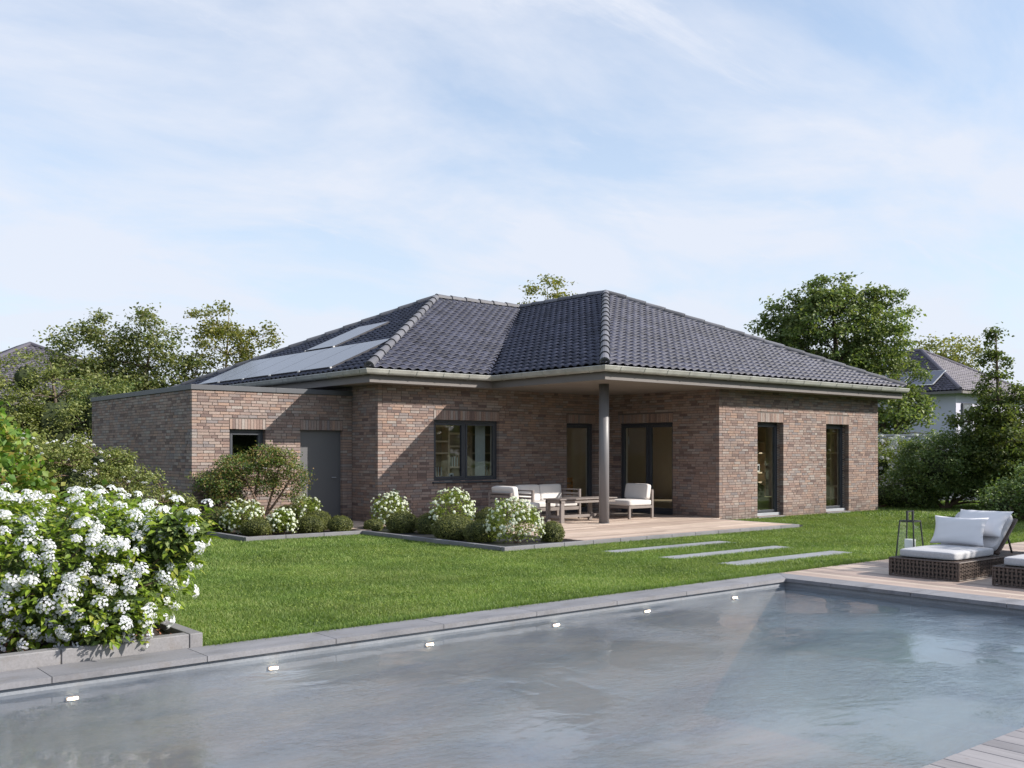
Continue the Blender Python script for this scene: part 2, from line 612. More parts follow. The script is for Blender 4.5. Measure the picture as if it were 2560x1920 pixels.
def pool_mat(name='pool_concrete', k=1.0):
    m, nt, b = newmat(name)
    v = texco(nt, scale=(0.5, 1.0, 1.0), rot=(0, 0, math.radians(20)))
    f = noise(nt, v, 0.85, 7, 0.62, 0.8)
    c = ramp(nt, f, [(q, tuple(x * k for x in e)) for q, e in [(0.32, (0.10, 0.13, 0.18)), (0.45, (0.18, 0.21, 0.26)), (0.57, (0.28, 0.30, 0.335)), (0.72, (0.37, 0.37, 0.385))]])
    c = mixc(nt, 0.7, c, ramp(nt, noise(nt, texco(nt), 16, 5, 0.65), [(0.3, 0.84), (0.7, 1.1)]), 'MULTIPLY')
    nt.links.new(c, b.inputs['Base Color'])
    b.inputs['Roughness'].default_value = 0.8
    return m


def grass_ground():
    m, nt, b = newmat('lawn_soil')
    v = texco(nt)
    c = ramp(nt, noise(nt, v, 22, 6, 0.7), [(0.3, (0.030, 0.052, 0.012)), (0.55, (0.060, 0.105, 0.020)), (0.8, (0.10, 0.15, 0.035))])
    c = mixc(nt, 1.0, c, ramp(nt, noise(nt, v, 0.4, 4), [(0.3, 0.85), (0.7, 1.2)]), 'MULTIPLY')
    nt.links.new(c, b.inputs['Base Color'])
    b.inputs['Roughness'].default_value = 0.95
    bump(nt, b, noise(nt, v, 60, 5, 0.7), 0.9, 0.02)
    return m


M = {}
M['brick'] = brick_mat()
M['mortar'] = simple('mortar', (0.125, 0.108, 0.098), 0.95, var=0.2, nscale=30, bmp=0.3)
M['tile'] = tile_mat('roof_tile', (0.047, 0.050, 0.076), (0.10, 0.10, 0.10))
M['ridge'] = tile_mat('ridge_tile', (0.120, 0.120, 0.135), (0.17, 0.17, 0.155))
M['tile_left'] = tile_mat('roof_tile_brown', (0.085, 0.080, 0.100))
M['tile_right'] = tile_mat('roof_tile_grey', (0.100, 0.092, 0.118), (0.15, 0.145, 0.16))
M['gutter'] = simple('zinc', (0.40, 0.405, 0.38), 0.45, 0.2, 0.20, 3.5)
M['fascia'] = simple('fascia_board', (0.150, 0.136, 0.132), 0.6, 0, 0.06, 2.0)
M['soffit'] = simple('soffit_board', (0.235, 0.205, 0.185), 0.7, 0, 0.05, 1.5)
M['column'] = simple('column_paint', (0.165, 0.160, 0.170), 0.45, 0, 0.04, 1.5)
M['parapet'] = simple('parapet_metal', (0.078, 0.082, 0.094), 0.5, 0.1, 0.08, 2.0)
M['frame'] = simple('anthracite_frame', (0.045, 0.050, 0.062), 0.45, 0, 0.05, 2.0)
M['sill'] = simple('light_sill', (0.33, 0.35, 0.38), 0.5, 0.1, 0.08, 3.0)
M['door'] = simple('door_paint', (0.10, 0.10, 0.107), 0.5, 0, 0.03, 1.0)
M['kerb'] = stone_mat('kerb_stone', (0.175, 0.175, 0.19), 0.8)
M['coping'] = stone_mat('coping_stone', (0.215, 0.215, 0.235), 0.60, (0.7, 2.0, 1))
M['planter'] = stone_mat('planter_concrete', (0.22, 0.215, 0.225), 0.78)
M['step'] = stone_mat('step_stone', (0.26, 0.27, 0.29), 0.8)
M['deck'] = wood_mat('deck_wood', [(0.31, 0.235, 0.20), (0.47, 0.38, 0.31), (0.28, 0.21, 0.185), (0.54, 0.45, 0.37), (0.37, 0.285, 0.245), (0.49, 0.39, 0.32)], 'y')
M['deck_near'] = wood_mat('deck_wood_grey', [(0.23, 0.215, 0.225), (0.29, 0.275, 0.285), (0.20, 0.19, 0.20), (0.30, 0.285, 0.29)], 'y')
M['terrace'] = wood_mat('terrace_wood', [(0.40, 0.305, 0.245), (0.55, 0.445, 0.365), (0.35, 0.26, 0.215), (0.60, 0.49, 0.41), (0.46, 0.36, 0.30)], 'x')
M['soil'] = simple('soil', (0.045, 0.032, 0.024), 0.95, var=0.4, nscale=40, bmp=0.9, bscale=45)
M['lawn'] = grass_ground()
M['pool'] = pool_mat()
M['pool_wall'] = stone_mat('pool_wall', (0.24, 0.26, 0.295), 0.7, (0.6, 0.6, 3.0))
M['water'] = water_mat()
M['light'] = emit_mat('lamp_lens', (1.0, 0.86, 0.62), 26.0)
M['glass'] = glass_mat('window_glass')
M['lantern_glass'] = glass_mat('lantern_glass', (0.97, 0.985, 0.98), ior=1.3)
M['solar'] = simple('solar_panel', (0.060, 0.066, 0.095), 0.22, 0.0, 0.05, 1.0, spec=0.9)
M['solar_edge'] = simple('solar_edge', (0.03, 0.03, 0.04), 0.4)
M['clip'] = simple('clip_metal', (0.7, 0.7, 0.7), 0.35, 0.7)
M['cushion'] = simple('cushion_fabric', (0.60, 0.575, 0.56), 0.9, 0, 0.03, 3.0, 0.15, 300)
M['cushion_grey'] = simple('lounger_fabric', (0.45, 0.45, 0.47), 0.92, 0, 0.10, 60.0, 0.3, 260)
M['pillow'] = simple('pillow_cotton', (0.66, 0.66, 0.69), 0.85, 0, 0.02, 3.0, 0.12, 40)
M['furn'] = simple('furniture_frame', (0.20, 0.172, 0.16), 0.6, 0, 0.08, 8.0)
M['wicker'] = simple('wicker', (0.080, 0.058, 0.048), 0.55, 0, 0.35, 30.0)
M['black'] = simple('black_metal', (0.028, 0.030, 0.034), 0.42)
M['candle'] = simple('candle_wax', (0.80, 0.79, 0.76), 0.6, 0, 0.02)
M['plaster'] = simple('plaster', (0.74, 0.68, 0.60), 0.9, 0, 0.03)
M['floor_in'] = simple('oak_floor', (0.46, 0.36, 0.25), 0.5, 0, 0.12, 4.0)
M['oak'] = simple('oak_shelf', (0.86, 0.68, 0.48), 0.55, 0, 0.12, 5.0)
M['orange_wood'] = simple('orange_chair_wood', (0.62, 0.29, 0.10), 0.5, 0, 0.1, 5.0)
M['curtain'] = simple('sheer_curtain', (0.62, 0.66, 0.64), 0.9, 0, 0.05)
M['green_fabric'] = simple('green_sofa_fabric', (0.30, 0.31, 0.12), 0.9, 0, 0.1, 20)
M['brown_fabric'] = simple('brown_pillow_fabric', (0.11, 0.05, 0.035), 0.9, 0, 0.1, 20)
M['ceramic'] = simple('white_ceramic', (0.72, 0.72, 0.72), 0.3, 0, 0.02)
M['book'] = simple('book_mix', (0.30, 0.16, 0.10), 0.7, 0, 0.7, 9)
M['white_wall'] = simple('white_render', (0.50, 0.495, 0.60), 0.9, 0, 0.03, 1.0)
M['bark'] = simple('bark', (0.115, 0.088, 0.066), 0.9, 0, 0.3, 9, 0.6, 18)
M['bark_light'] = simple('bark_light', (0.26, 0.215, 0.165), 0.9, 0, 0.25, 9, 0.5, 18)
M['twig'] = simple('twig', (0.16, 0.105, 0.075), 0.85, 0, 0.2, 12)
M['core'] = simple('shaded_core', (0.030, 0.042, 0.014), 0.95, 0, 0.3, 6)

M['leaf_maple'] = leaf_mat('leaf_tree_green', [(0.082, 0.127, 0.042), (0.146, 0.199, 0.067), (0.237, 0.263, 0.097), (0.128, 0.183, 0.088)])
M['leaf_birch'] = leaf_mat('leaf_birch', [(0.075, 0.115, 0.035), (0.125, 0.165, 0.050), (0.19, 0.21, 0.07)], 0.4)
M['leaf_yellow'] = leaf_mat('leaf_tree_yellow', [(0.126, 0.147, 0.042), (0.200, 0.210, 0.058), (0.263, 0.231, 0.074), (0.116, 0.147, 0.053)], 0.45)
M['leaf_left'] = leaf_mat('leaf_left_trees', [(0.099, 0.134, 0.051), (0.165, 0.203, 0.077), (0.231, 0.240, 0.095), (0.165, 0.166, 0.085)], 0.4)
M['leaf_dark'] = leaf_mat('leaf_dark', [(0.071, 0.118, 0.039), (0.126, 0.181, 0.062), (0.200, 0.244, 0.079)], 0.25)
M['leaf_olive'] = leaf_mat('leaf_olive', [(0.110, 0.144, 0.043), (0.194, 0.227, 0.071), (0.270, 0.279, 0.088)], 0.3)
M['leaf_box'] = leaf_mat('leaf_box', [(0.072, 0.088, 0.022), (0.127, 0.143, 0.035), (0.187, 0.193, 0.055)], 0.25, hue_noise=3)
M['leaf_lime'] = leaf_mat('leaf_lime', [(0.12, 0.20, 0.028), (0.23, 0.33, 0.040), (0.33, 0.42, 0.055), (0.16, 0.24, 0.035), (0.38, 0.38, 0.07)], 0.42, hue_noise=2)
M['leaf_big'] = leaf_mat('leaf_big', [(0.077, 0.165, 0.033), (0.143, 0.242, 0.044), (0.242, 0.319, 0.066), (0.308, 0.242, 0.066)], 0.4, hue_noise=1)
M['leaf_acer'] = leaf_mat('leaf_acer', [(0.050, 0.108, 0.031), (0.101, 0.166, 0.043), (0.202, 0.216, 0.065), (0.288, 0.187, 0.086)], 0.35, hue_noise=1.3)
M['leaf_hyd'] = leaf_mat('leaf_hydrangea', [(0.12, 0.17, 0.035), (0.21, 0.27, 0.055), (0.30, 0.34, 0.08)], 0.35, hue_noise=3)
M['petal'] = leaf_mat('petal_white', [(0.56, 0.57, 0.64), (0.66, 0.67, 0.73), (0.75, 0.75, 0.79)], 0.25, 0.7, spec=0.2)
M['petal_cream'] = leaf_mat('petal_cream', [(0.52, 0.56, 0.46), (0.66, 0.69, 0.60), (0.74, 0.76, 0.70)], 0.22, 0.7, spec=0.2)
M['grass'] = leaf_mat('grass_blade', [(0.045, 0.095, 0.020), (0.115, 0.190, 0.040), (0.205, 0.290, 0.072), (0.34, 0.37, 0.15)], 0.35, 0.5, hue_noise=0.6)
M['litter'] = simple('dry_leaf', (0.24, 0.10, 0.05), 0.9, 0, 0.4, 20)

# ================================================================== SETTING: ground and pool
PV0, PV1, PU0, PU1 = 2.67, 7.79, -9.0, 11.07      # pool edge lines (v from/to, u from/to)
mb = MB()
Zg = -0.02
for (x0, x1, y0, y1) in ((-500, 500, 8.0, 600), (-500, 500, -500, 2.4), (-500, PU0, 2.4, 8.0), (11.3, 500, 2.4, 8.0)):
    mb.quad((x0, y0, Zg), (x1, y0, Zg), (x1, y1, Zg), (x0, y1, Zg))
g = mb.build('ground', M['lawn']); tag(g, kind='structure')

mb = MB()
zf = -1.50
mb.quad((PU0, PV0, zf), (PU1 + .04, PV0, zf), (PU1 + .04, PV1 + .04, zf), (PU0, PV1 + .04, zf))
g = mb.build('pool_floor', M['pool']); tag(g, kind='structure')
mb = MB()
for (a, b) in (((PU0, PV1 + .035), (PU1 + .035, PV1 + .035)), ((PU1 + .035, PV1 + .035), (PU1 + .035, PV0)), ((PU1 + .035, PV0), (PU0, PV0)), ((PU0, PV0), (PU0, PV1 + .035))):
    mb.quad((a[0], a[1], zf), (b[0], b[1], zf), (b[0], b[1], -.045), (a[0], a[1], -.045))
g = mb.build('pool_basin', M['pool_wall']); tag(g, kind='structure')
mb = MB()
mb.box(PU0 - .05, PU1 + .055, PV0 - .05, PV1 + .055, zf - .05, -.098)
g = mb.build('pool_water', M['water']); tag(g, kind='structure')

# coping: slabs as parts of the pool edge
edge = bpy.data.objects.new('pool_edge', None); COL.objects.link(edge); edge.location = (5, 8, 0); tag(edge, kind='structure')
js = [-4.96, -3.79, -2.62, -1.45, -.28, .88, 2.04, 3.22, 4.40, 5.57, 6.75, 7.93, 9.10, 10.27]


def coping_slab(pts, zt=0.0, th=.045):
    """prism from a list of plan points"""
    m_ = MB(); m_.cur = random.random()
    n = len(pts)
    m_.quad(*[(p[0], p[1], zt) for p in pts])
    m_.quad(*[(p[0], p[1], zt - th) for p in reversed(pts)])
    for i in range(n):
        a, b = pts[i], pts[(i + 1) % n]
        m_.quad((a[0], a[1], zt - th), (b[0], b[1], zt - th), (b[0], b[1], zt), (a[0], a[1], zt))
    return m_.build('coping_slab', M['coping'], edge, bevel=.009)


gj = .0035
for a, b in zip(js[:-1], js[1:]):
    coping_slab([(a + gj, 7.79), (b - gj, 7.79), (b - gj, 8.215), (a + gj, 8.215)])
coping_slab([(10.27 + gj, 7.79), (11.07 - gj, 7.79), (11.495 - gj, 8.215), (10.27 + gj, 8.215)])
jv = [7.13, 6.06, 4.95, 3.8]
coping_slab([(11.07, 7.79 - gj), (11.07, jv[0] + gj), (11.495, jv[0] + gj), (11.495, 8.215 - gj)])
for a, b in zip(jv[:-1], jv[1:]):
    coping_slab([(11.07, a - gj), (11.07, b + gj), (11.495, b + gj), (11.495, a - gj)])
coping_slab([(11.07, 3.8 - gj), (11.07, 2.675), (11.495, 2.675), (11.495, 3.8 - gj)])
# bed below the coping
mb = MB()
mb.box(PU0, 11.46, PV1 + .045, 8.2, -.30, -.047)
mb.box(PU1 + .045, 11.46, PV0, PV1 + .03, -.30, -.047)
mb.build('coping_bed', M['mortar'], edge)

# timber decks
def deck(name, mat, x0, x1, y0, y1, z, w=.143, gap=.006, th=.03, along='y', limit=300, cuts=None, far=None):
    root = bpy.data.objects.new(name, None); COL.objects.link(root); root.location = ((x0 + x1) / 2, (y0 + y1) / 2, z); tag(root, kind='structure')
    a = x0 if along == 'y' else y0
    end = x1 if along == 'y' else y1
    lo, hi = (y0, y1) if along == 'y' else (x0, x1)
    k = 0
    while a < end - .02:
        b = min(a + w, end)
        L0, L1 = lo, hi
        if cuts: L0, L1 = cuts((a + b) / 2, lo, hi)
        c = random.uniform(L0 + .25 * (L1 - L0), L0 + .75 * (L1 - L0)) if (L1 - L0) > 3.2 else None
        seg = [(L0, L1)] if c is None else [(L0, c - .003), (c + .003, L1)]
        for s0, s1 in seg:
            m_ = MB(); m_.cur = random.random()
            dz = random.uniform(-.0012, .0012)
            if along == 'y': m_.box(a, b - gap, s0, s1, z - th + dz, z + dz)
            else: m_.box(s0, s1, a, b - gap, z - th + dz, z + dz)
            m_.build('plank', mat, root, bevel=.003)
        a = b
        k += 1
    m_ = MB()
    m_.box(x0, x1, y0, y1, z - th - .1, z - th - .002)
    m_.build('deck_base', M['black'], root)
    return root


deck('pool_deck', M['deck'], 11.50, 20.0, 2.675, 8.20, 0.0)
deck('near_deck', M['deck_near'], 3.2, 20.0, -1.2, 2.66, 0.002)
mb = MB(); mb.box(-12, 3.19, -4.0, 2.66, -.13, .0)
g = mb.build('near_deck_platform', M['deck_near']); tag(g, kind='structure')

# terrace of the house
KZ = .085
def terr_cut(v, lo, hi):
    if v < 15.18: return (12.24, 18.53)
    if v < 17.2: return (12.24, 18.90)
    if v < 18.35: return (11.9, 18.90)
    return (10.45, 18.90)
deck('terrace_deck', M['terrace'], 10.45, 18.90, 12.86, 18.92, KZ, along='x', cuts=terr_cut)
deck('walkway_deck', M['terrace'], 10.45, 11.73, 18.93, 20.03, KZ - .001, along='x')
mb = MB(); mb.cur = .4; mb.box(10.42, 10.60, 17.33, 18.34, KZ - .05, KZ - .002)
g = mb.build('walkway_plank', M['terrace']); tag(g, kind='structure')

terr = bpy.data.objects.new('terrace_kerb', None); COL.objects.link(terr); terr.location = (14, 12.8, 0); tag(terr, kind='structure')


def kerb(p0, p1, w=.10, h=KZ, side=1, parent=terr):
    m_ = MB(); m_.cur = random.random()
    d = Vector((p1[0] - p0[0], p1[1] - p0[1], 0)); L = d.length; d.normalize()
    n = Vector((-d.y, d.x, 0)) * side
    c = Vector((p0[0], p0[1], 0)) + d * L / 2 + n * w / 2
    m_.obox((c.x, c.y, (h - .12) / 2), d, n, (0, 0, 1), L - .008, w, h + .12)
    m_.build('kerb_stone', M['kerb'], parent, bevel=.006)


xs = [10.34, 10.99, 11.68, 12.38, 13.07, 13.77, 14.47, 15.16, 15.86, 16.55, 17.25, 17.94, 18.62]
for a, b in zip(xs[:-1], xs[1:]): kerb((a, 12.75), (b, 12.75))
ys = [12.855, 13.55, 14.3, 15.17]
for a, b in zip(ys[:-1], ys[1:]): kerb((18.62, a), (18.62, b), side=1, w=.08)
ys = [12.855, 13.55, 14.3, 15.05, 15.8, 16.55, 17.265]
for a, b in zip(ys[:-1], ys[1:]): kerb((10.34, a), (10.34, b), side=-1)
bed2 = bpy.data.objects.new('bed_kerb', None); COL.objects.link(bed2); bed2.location = (9, 17.3, 0); tag(bed2, kind='structure')
xs = [7.87, 8.68, 9.49, 10.44]
for a, b in zip(xs[:-1], xs[1:]): kerb((a, 17.27), (b, 17.27), parent=bed2)
ys = [17.375, 18.1, 18.8, 19.5, 20.03]
for a, b in zip(ys[:-1], ys[1:]): kerb((7.87, a), (7.87, b), side=-1, parent=bed2)
# soil of the beds
mb = MB()
def soil(m_, x0, x1, y0, y1, z, n=14):
    for i in range(n):
        for j in range(n):
            xa, xb = x0 + (x1 - x0) * i / n, x0 + (x1 - x0) * (i + 1) / n
            ya, yb = y0 + (y1 - y0) * j / n, y0 + (y1 - y0) * (j + 1) / n
            hh = lambda x, y: z + .018 * math.sin(x * 7.3 + y * 3.1) * math.sin(y * 8.7 - x * 2.2)
            m_.quad((xa, ya, hh(xa, ya)), (xb, ya, hh(xb, ya)), (xb, yb, hh(xb, yb)), (xa, yb, hh(xa, yb)))
soil(mb, 7.96, 10.44, 17.37, 20.03, .035)
soil(mb, 10.44, 12.24, 12.85, 17.27, .035)
soil(mb, 10.62, 11.9, 17.27, 18.34, .034)
g = mb.build('bed_soil', M['soil'], smooth=True); tag(g, kind='structure')

# stepping slabs in the lawn
for k, (v0, v1) in enumerate(((11.48, 11.86), (10.24, 10.62), (9.06, 9.48))):
    m_ = MB(); m_.cur = random.random(); m_.box(11.68 + .03 * k, 14.75, v0 - .03, v1, -.08, .006)
    o = m_.build('stepping_slab', M['step'], loc=(13.2, (v0 + v1) / 2, 0), bevel=.006)
    tag(o, ['long grey stepping slab in the lawn, the one nearest the terrace kerb', 'long grey stepping slab in the lawn, middle one of the three',
            'long grey stepping slab in the lawn, the one nearest the pool deck'][k], 'stepping slab', 'stepping slabs across the lawn')

# raised planter in the foreground
pl = thing('garden_planter', (2.5, 8.3, 0), 'low raised concrete planter box beside the pool edge at lower left', 'planter')
def slab(x0, x1, y0, y1, z0, z1, mat, parent, name, bev=.008):
    m_ = MB(); m_.cur = random.random(); m_.box(x0, x1, y0, y1, z0, z1); return m_.build(name, mat, parent, bevel=bev)
PW = .115
for a, b in ((-3.4, -1.6), (-1.594, .33), (.336, 2.218), (2.224, 3.24)):
    slab(a, b, 8.222, 8.222 + PW, -.05, PW, M['planter'], pl, 'planter_slab')
for a, b in ((8.222, 10.1), (10.106, 12.0)):
    slab(3.246, 3.36, a, b, -.05, PW + .001, M['planter'], pl, 'planter_slab')
slab(-3.4, 3.24, 11.88, 12.0, -.05, PW, M['planter'], pl, 'planter_slab')
mb = MB(); soil(mb, -3.4, 3.245, 8.33, 11.9, .055, 24)
mb.build('planter_soil', M['soil'], pl, smooth=True)
litter = MB()
for i in range(900):
    x = random.uniform(-.5, 3.2); y = random.uniform(8.36, 9.6); a = random.uniform(0, 6.28); r = random.uniform(.012, .035)
    litter.quad((x, y, .078 + random.uniform(0, .02)), (x + r * math.cos(a), y + r * math.sin(a), .08 + random.uniform(0, .03)), (x + r * math.cos(a + .7), y + r * math.sin(a + .7), .08))
lo_ = litter.build('leaf_litter', M['litter'], pl); lo_['kind'] = 'stuff'

# pool lights on the far long wall
lspec = [(2.19, -.185), (3.81, -.182), (5.42, -.178), (7.04, -.172), (8.44, -.168), (10.03, -.160)]
lab = ['nearest the left edge of the picture', 'second from the left', 'third from the left', 'fourth from the left', 'fifth from the left', 'nearest the far corner of the pool']
for (u, z), lb in zip(lspec, lab):
    t = thing('pool_light', (u, PV1 + .03, z), 'small lit warm white lamp in the pool wall, ' + lb, 'pool light', 'lamps in the long pool wall')
    slab(u - .048, u + .048, PV1 + .022, PV1 + .034, z - .017, z + .017, M['furn'], t, 'light_frame', .002)
    slab(u - .036, u + .036, PV1 + .008, PV1 + .021, z - .008, z + .008, M['light'], t, 'lens', .003)

# ================================================================== brickwork
CAM = Vector((0, 0, 1.65))
COURSE, JOINT = .0625, .0105


class Bricks:
    """collects bricks of one building, the 300 that show largest become objects"""
    def __init__(self): self.b = []

    def add(self, x0, x1, y0, y1, z0, z1, nrm, vis=True):
        c = Vector(((x0 + x1) / 2, (y0 + y1) / 2, (z0 + z1) / 2))
        d = (c - CAM).length
        face = abs((c - CAM).normalized().dot(Vector(nrm)))
        L = max(x1 - x0, y1 - y0) if abs(nrm[2]) < .5 else 0
        w = (x1 - x0) if abs(nrm[1]) > .5 else (y1 - y0)
        size = w * (z1 - z0) * face / d ** 2 if vis else 0
        self.b.append((size, x0, x1, y0, y1, z0, z1, random.random(), w))

    def flush(self, parent, keep=300):
        self.b.sort(key=lambda t: -t[0])
        cache = {}
        for t in self.b[:keep]:
            _, x0, x1, y0, y1, z0, z1, r, w = t
            key = (round(x1 - x0, 3), round(y1 - y0, 3), round(z1 - z0, 3), int(r * 10))
            c = Vector(((x0 + x1) / 2, (y0 + y1) / 2, (z0 + z1) / 2))
            if key not in cache:
                m_ = MB(); m_.cur = r
                hx, hy, hz = (x1 - x0) / 2, (y1 - y0) / 2, (z1 - z0) / 2
                m_.box(-hx, hx, -hy, hy, -hz, hz, jit=.0018)
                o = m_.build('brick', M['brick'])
                cache[key] = o.data
            else:
                o = bpy.data.objects.new('brick', cache[key]); COL.objects.link(o)
            o.parent = parent
            o.location = c - wloc(parent)
        m_ = MB()
        for t in self.b[keep:]:
            m_.cur = t[7]
            m_.box(*t[1:7], jit=.0018)
        o = m_.build('brickwork', M['brick'], parent); o['kind'] = 'stuff'


def brick_wall(B, axis, a0, a1, plane, nsign, z0, z1, openings=(), own0=0, own1=0, depth=.105, vis=True):
    """axis 'u': wall runs in X at Y=plane; own0/own1: parity of the courses that reach the corner (None: butt)."""
    nrm = (0, nsign, 0) if axis == 'u' else (nsign, 0, 0)
    n = int(round((z1 - z0) / COURSE))
    cs = (z1 - z0) / n
    def put(s, e, za, zb, dep=depth):
        pr = random.uniform(-.0025, .0025)
        f = plane + nsign * pr; bk = plane - nsign * dep
        lo, hi = min(f, bk), max(f, bk)
        if axis == 'u': B.add(s, e, lo, hi, za, zb, nrm, vis)
        else: B.add(lo, hi, s, e, za, zb, nrm, vis)
    for k in range(n):
        za = z0 + k * cs + JOINT / 2; zb = z0 + (k + 1) * cs - JOINT / 2
        zc = (za + zb) / 2
        s = a0 if (own0 is None or k % 2 == own0) else a0 + depth + JOINT
        e = a1 if (own1 is None or k % 2 == own1) else a1 - depth - JOINT
        segs = [(s, e)]
        for (oa, ob, oz0, oz1, lint) in openings:
            top = oz1 + (lint or 0)
            if oz0 < zc < top:
                ns = []
                for (p, q) in segs:
                    if ob <= p or oa >= q: ns.append((p, q))
                    else:
                        if oa > p: ns.append((p, oa - (JOINT if zc > oz1 else 0)))
                        if ob < q: ns.append((ob + (JOINT if zc > oz1 else 0), q))
                segs = ns
        for (p, q) in segs:
            x = p
            first = True
            while x < q - .02:
                L = .2395 if random.random() < .66 else (.1145 if random.random() < .7 else .18)
                if first and random.random() < .5: L = random.choice((.1145, .18))
                first = False
                y = x + L
                if q - y < .09: y = q
                y = min(y, q)
                if y - x > .30:
                    mid = (x + y) / 2
                    put(x, mid - JOINT / 2, za, zb); put(mid + JOINT / 2, y, za, zb)
                else: put(x, y, za, zb)
                x = y + JOINT
    for (oa, ob, oz0, oz1, lint) in openings:
        if lint:
            nn = max(3, int(round((ob - oa) / .0685)))
            w = (ob - oa) / nn
            for i in range(nn):
                put(oa + i * w + .004, oa + (i + 1) * w - .004, oz1 + .002, oz1 + lint - .008)
        # jamb bricks behind the face
        k = 0; z = oz0
        while z < oz1 - .03:
            zt = min(z + COURSE, oz1)
            for (s, e) in ((oa - .09, oa), (ob, ob + .09)):
                f = plane - nsign * (depth + JOINT); bk = plane - nsign * .30
                lo, hi = min(f, bk), max(f, bk)
                pr = random.uniform(-.002, .002)
                if axis == 'u': B.add(s + (pr if s == ob else 0), e + (pr if e == oa else 0), lo, hi, z + JOINT / 2, zt - JOINT / 2, nrm, False)
                else: B.add(lo, hi, s + (pr if s == ob else 0), e + (pr if e == oa else 0), z + JOINT / 2, zt - JOINT / 2, nrm, False)
            z = zt


def backing(parent, axis, a0, a1, plane, nsign, z0, z1, openings=(), mat=None, f0=.012, f1=.16, name='wall_core'):
    m_ = MB()
    f = plane - nsign * f0; bk = plane - nsign * f1
    lo, hi = min(f, bk), max(f, bk)
    def bx_(s, e, za, zb):
        if e - s < .001 or zb - za < .001: return
        if axis == 'u': m_.box(s, e, lo, hi, za, zb)
        else: m_.box(lo, hi, s, e, za, zb)
    ops = sorted(openings)
    s = a0
    for (oa, ob, oz0, oz1, l) in ops:
        bx_(s, oa - .004, z0, z1)
        bx_(oa - .004, ob + .004, z0, oz0 - .003)
        bx_(oa - .004, ob + .004, oz1 + .003, z1)
        s = ob + .004
    bx_(s, a1, z0, z1)
    return m_.build(name, mat or M['mortar'], parent)


def window(parent, axis, a0, a1, z0, z1, plane, nsign, rec=.14, mull=(), fw=.062, fd=.075, name='window', sash=.055, sill=None, bottom=None):
    """frame > glass, at depth rec behind the wall face"""
    m_ = MB()
    P = plane - nsign * rec
    Q = P - nsign * fd
    lo, hi = min(P, Q), max(P, Q)
    def bx_(m, s, e, za, zb, l=lo, h=hi):
        if axis == 'u': m.box(s, e, l, h, za, zb)
        else: m.box(l, h, s, e, za, zb)
    bw = bottom or fw
    bx_(m_, a0 + .002, a0 + fw, z0 + .002, z1 - .002); bx_(m_, a1 - fw, a1 - .002, z0 + .002, z1 - .002)
    bx_(m_, a0 + fw, a1 - fw, z0 + .002, z0 + bw); bx_(m_, a0 + fw, a1 - fw, z1 - fw, z1 - .002)
    edges = [a0 + fw] + [x for c in mull for x in (c - fw * .5, c + fw * .5)] + [a1 - fw]
    for c in mull: bx_(m_, c - fw * .5, c + fw * .5, z0 + bw, z1 - fw)
    fr = m_.build(name, M['frame'], parent, bevel=.004)
    for i in range(0, len(edges), 2):
        s, e = edges[i], edges[i + 1]
        m2 = MB(); o = nsign * .012
        l2, h2 = lo + o, hi + o
        bx_(m2, s + .004, s + sash, z0 + bw + .004, z1 - fw - .004, l2, h2); bx_(m2, e - sash, e - .004, z0 + bw + .004, z1 - fw - .004, l2, h2)
        bx_(m2, s + sash, e - sash, z0 + bw + .004, z0 + bw + sash, l2, h2); bx_(m2, s + sash, e - sash, z1 - fw - sash, z1 - fw - .004, l2, h2)
        m2.build('sash', M['frame'], fr, bevel=.003)
        m3 = MB(); mid = (lo + hi) / 2
        bx_(m3, s + sash - .006, e - sash + .006, z0 + bw + sash - .006, z1 - fw - sash + .006, mid - .006, mid + .006)
        m3.build('pane', M['glass'], fr)
    return fr


# ================================================================== THE HOUSE
WT = 3.163
house = thing('brick_house', (18.9, 15.2, 0), 'single storey brick house with a dark hipped tile roof and covered corner terrace', 'house')
B = Bricks()
oL = [(13.25, 15.19, .97, 2.41, .23), (17.42, 18.44, .09, 2.41, .23)]
oR = [(16.64, 18.54, .09, 2.41, .23)]
oF = [(20.39, 21.47, .05, 2.41, .23), (23.37, 24.46, .05, 2.41, .23)]
brick_wall(B, 'u', 11.74, 18.91, 18.93, -1, 0.0, WT, oL, own0=0, own1=None)
brick_wall(B, 'v', 18.93, 20.04, 11.74, -1, 0.0, WT, (), own0=1, own1=None)
brick_wall(B, 'v', 15.18, 18.92, 18.91, -1, 0.0, WT, oR, own0=1, own1=None)
brick_wall(B, 'u', 18.91, 25.94, 15.18, -1, 0.0, WT, oF, own0=0, own1=0)
brick_wall(B, 'v', 15.18, 26.0, 25.94, 1, 0.0, WT, [(16.95, 18.2, .09, 2.45, .23), (19.5, 21.6, .09, 2.45, .23)], own0=1, own1=None, vis=False)
wall = bpy.data.objects.new('wall', None); COL.objects.link(wall); wall.parent = house
B.flush(wall)
backing(wall, 'u', 11.76, 18.90, 18.93, -1, 0, WT, oL)
backing(wall, 'v', 18.95, 29.9, 11.74, -1, 0, WT)
backing(wall, 'v', 15.20, 18.93, 18.91, -1, 0, WT, oR)
backing(wall, 'u', 18.93, 25.92, 15.18, -1, 0, WT, oF)
oE = [(16.95, 18.2, .09, 2.45, 0), (19.5, 21.6, .09, 2.45, 0)]
backing(wall, 'v', 15.20, 29.9, 25.94, 1, 0, WT, oE)
for a_, b_ in ((16.95, 18.2), (19.5, 21.6)): window(house, 'v', a_, b_, .09, 2.45, 25.94, 1, rec=.10, mull=((a_ + b_) / 2,), name='added_side_window')  # unseen windows, added to let daylight into the rooms
backing(wall, 'u', 11.76, 25.92, 29.9, 1, 0, WT)
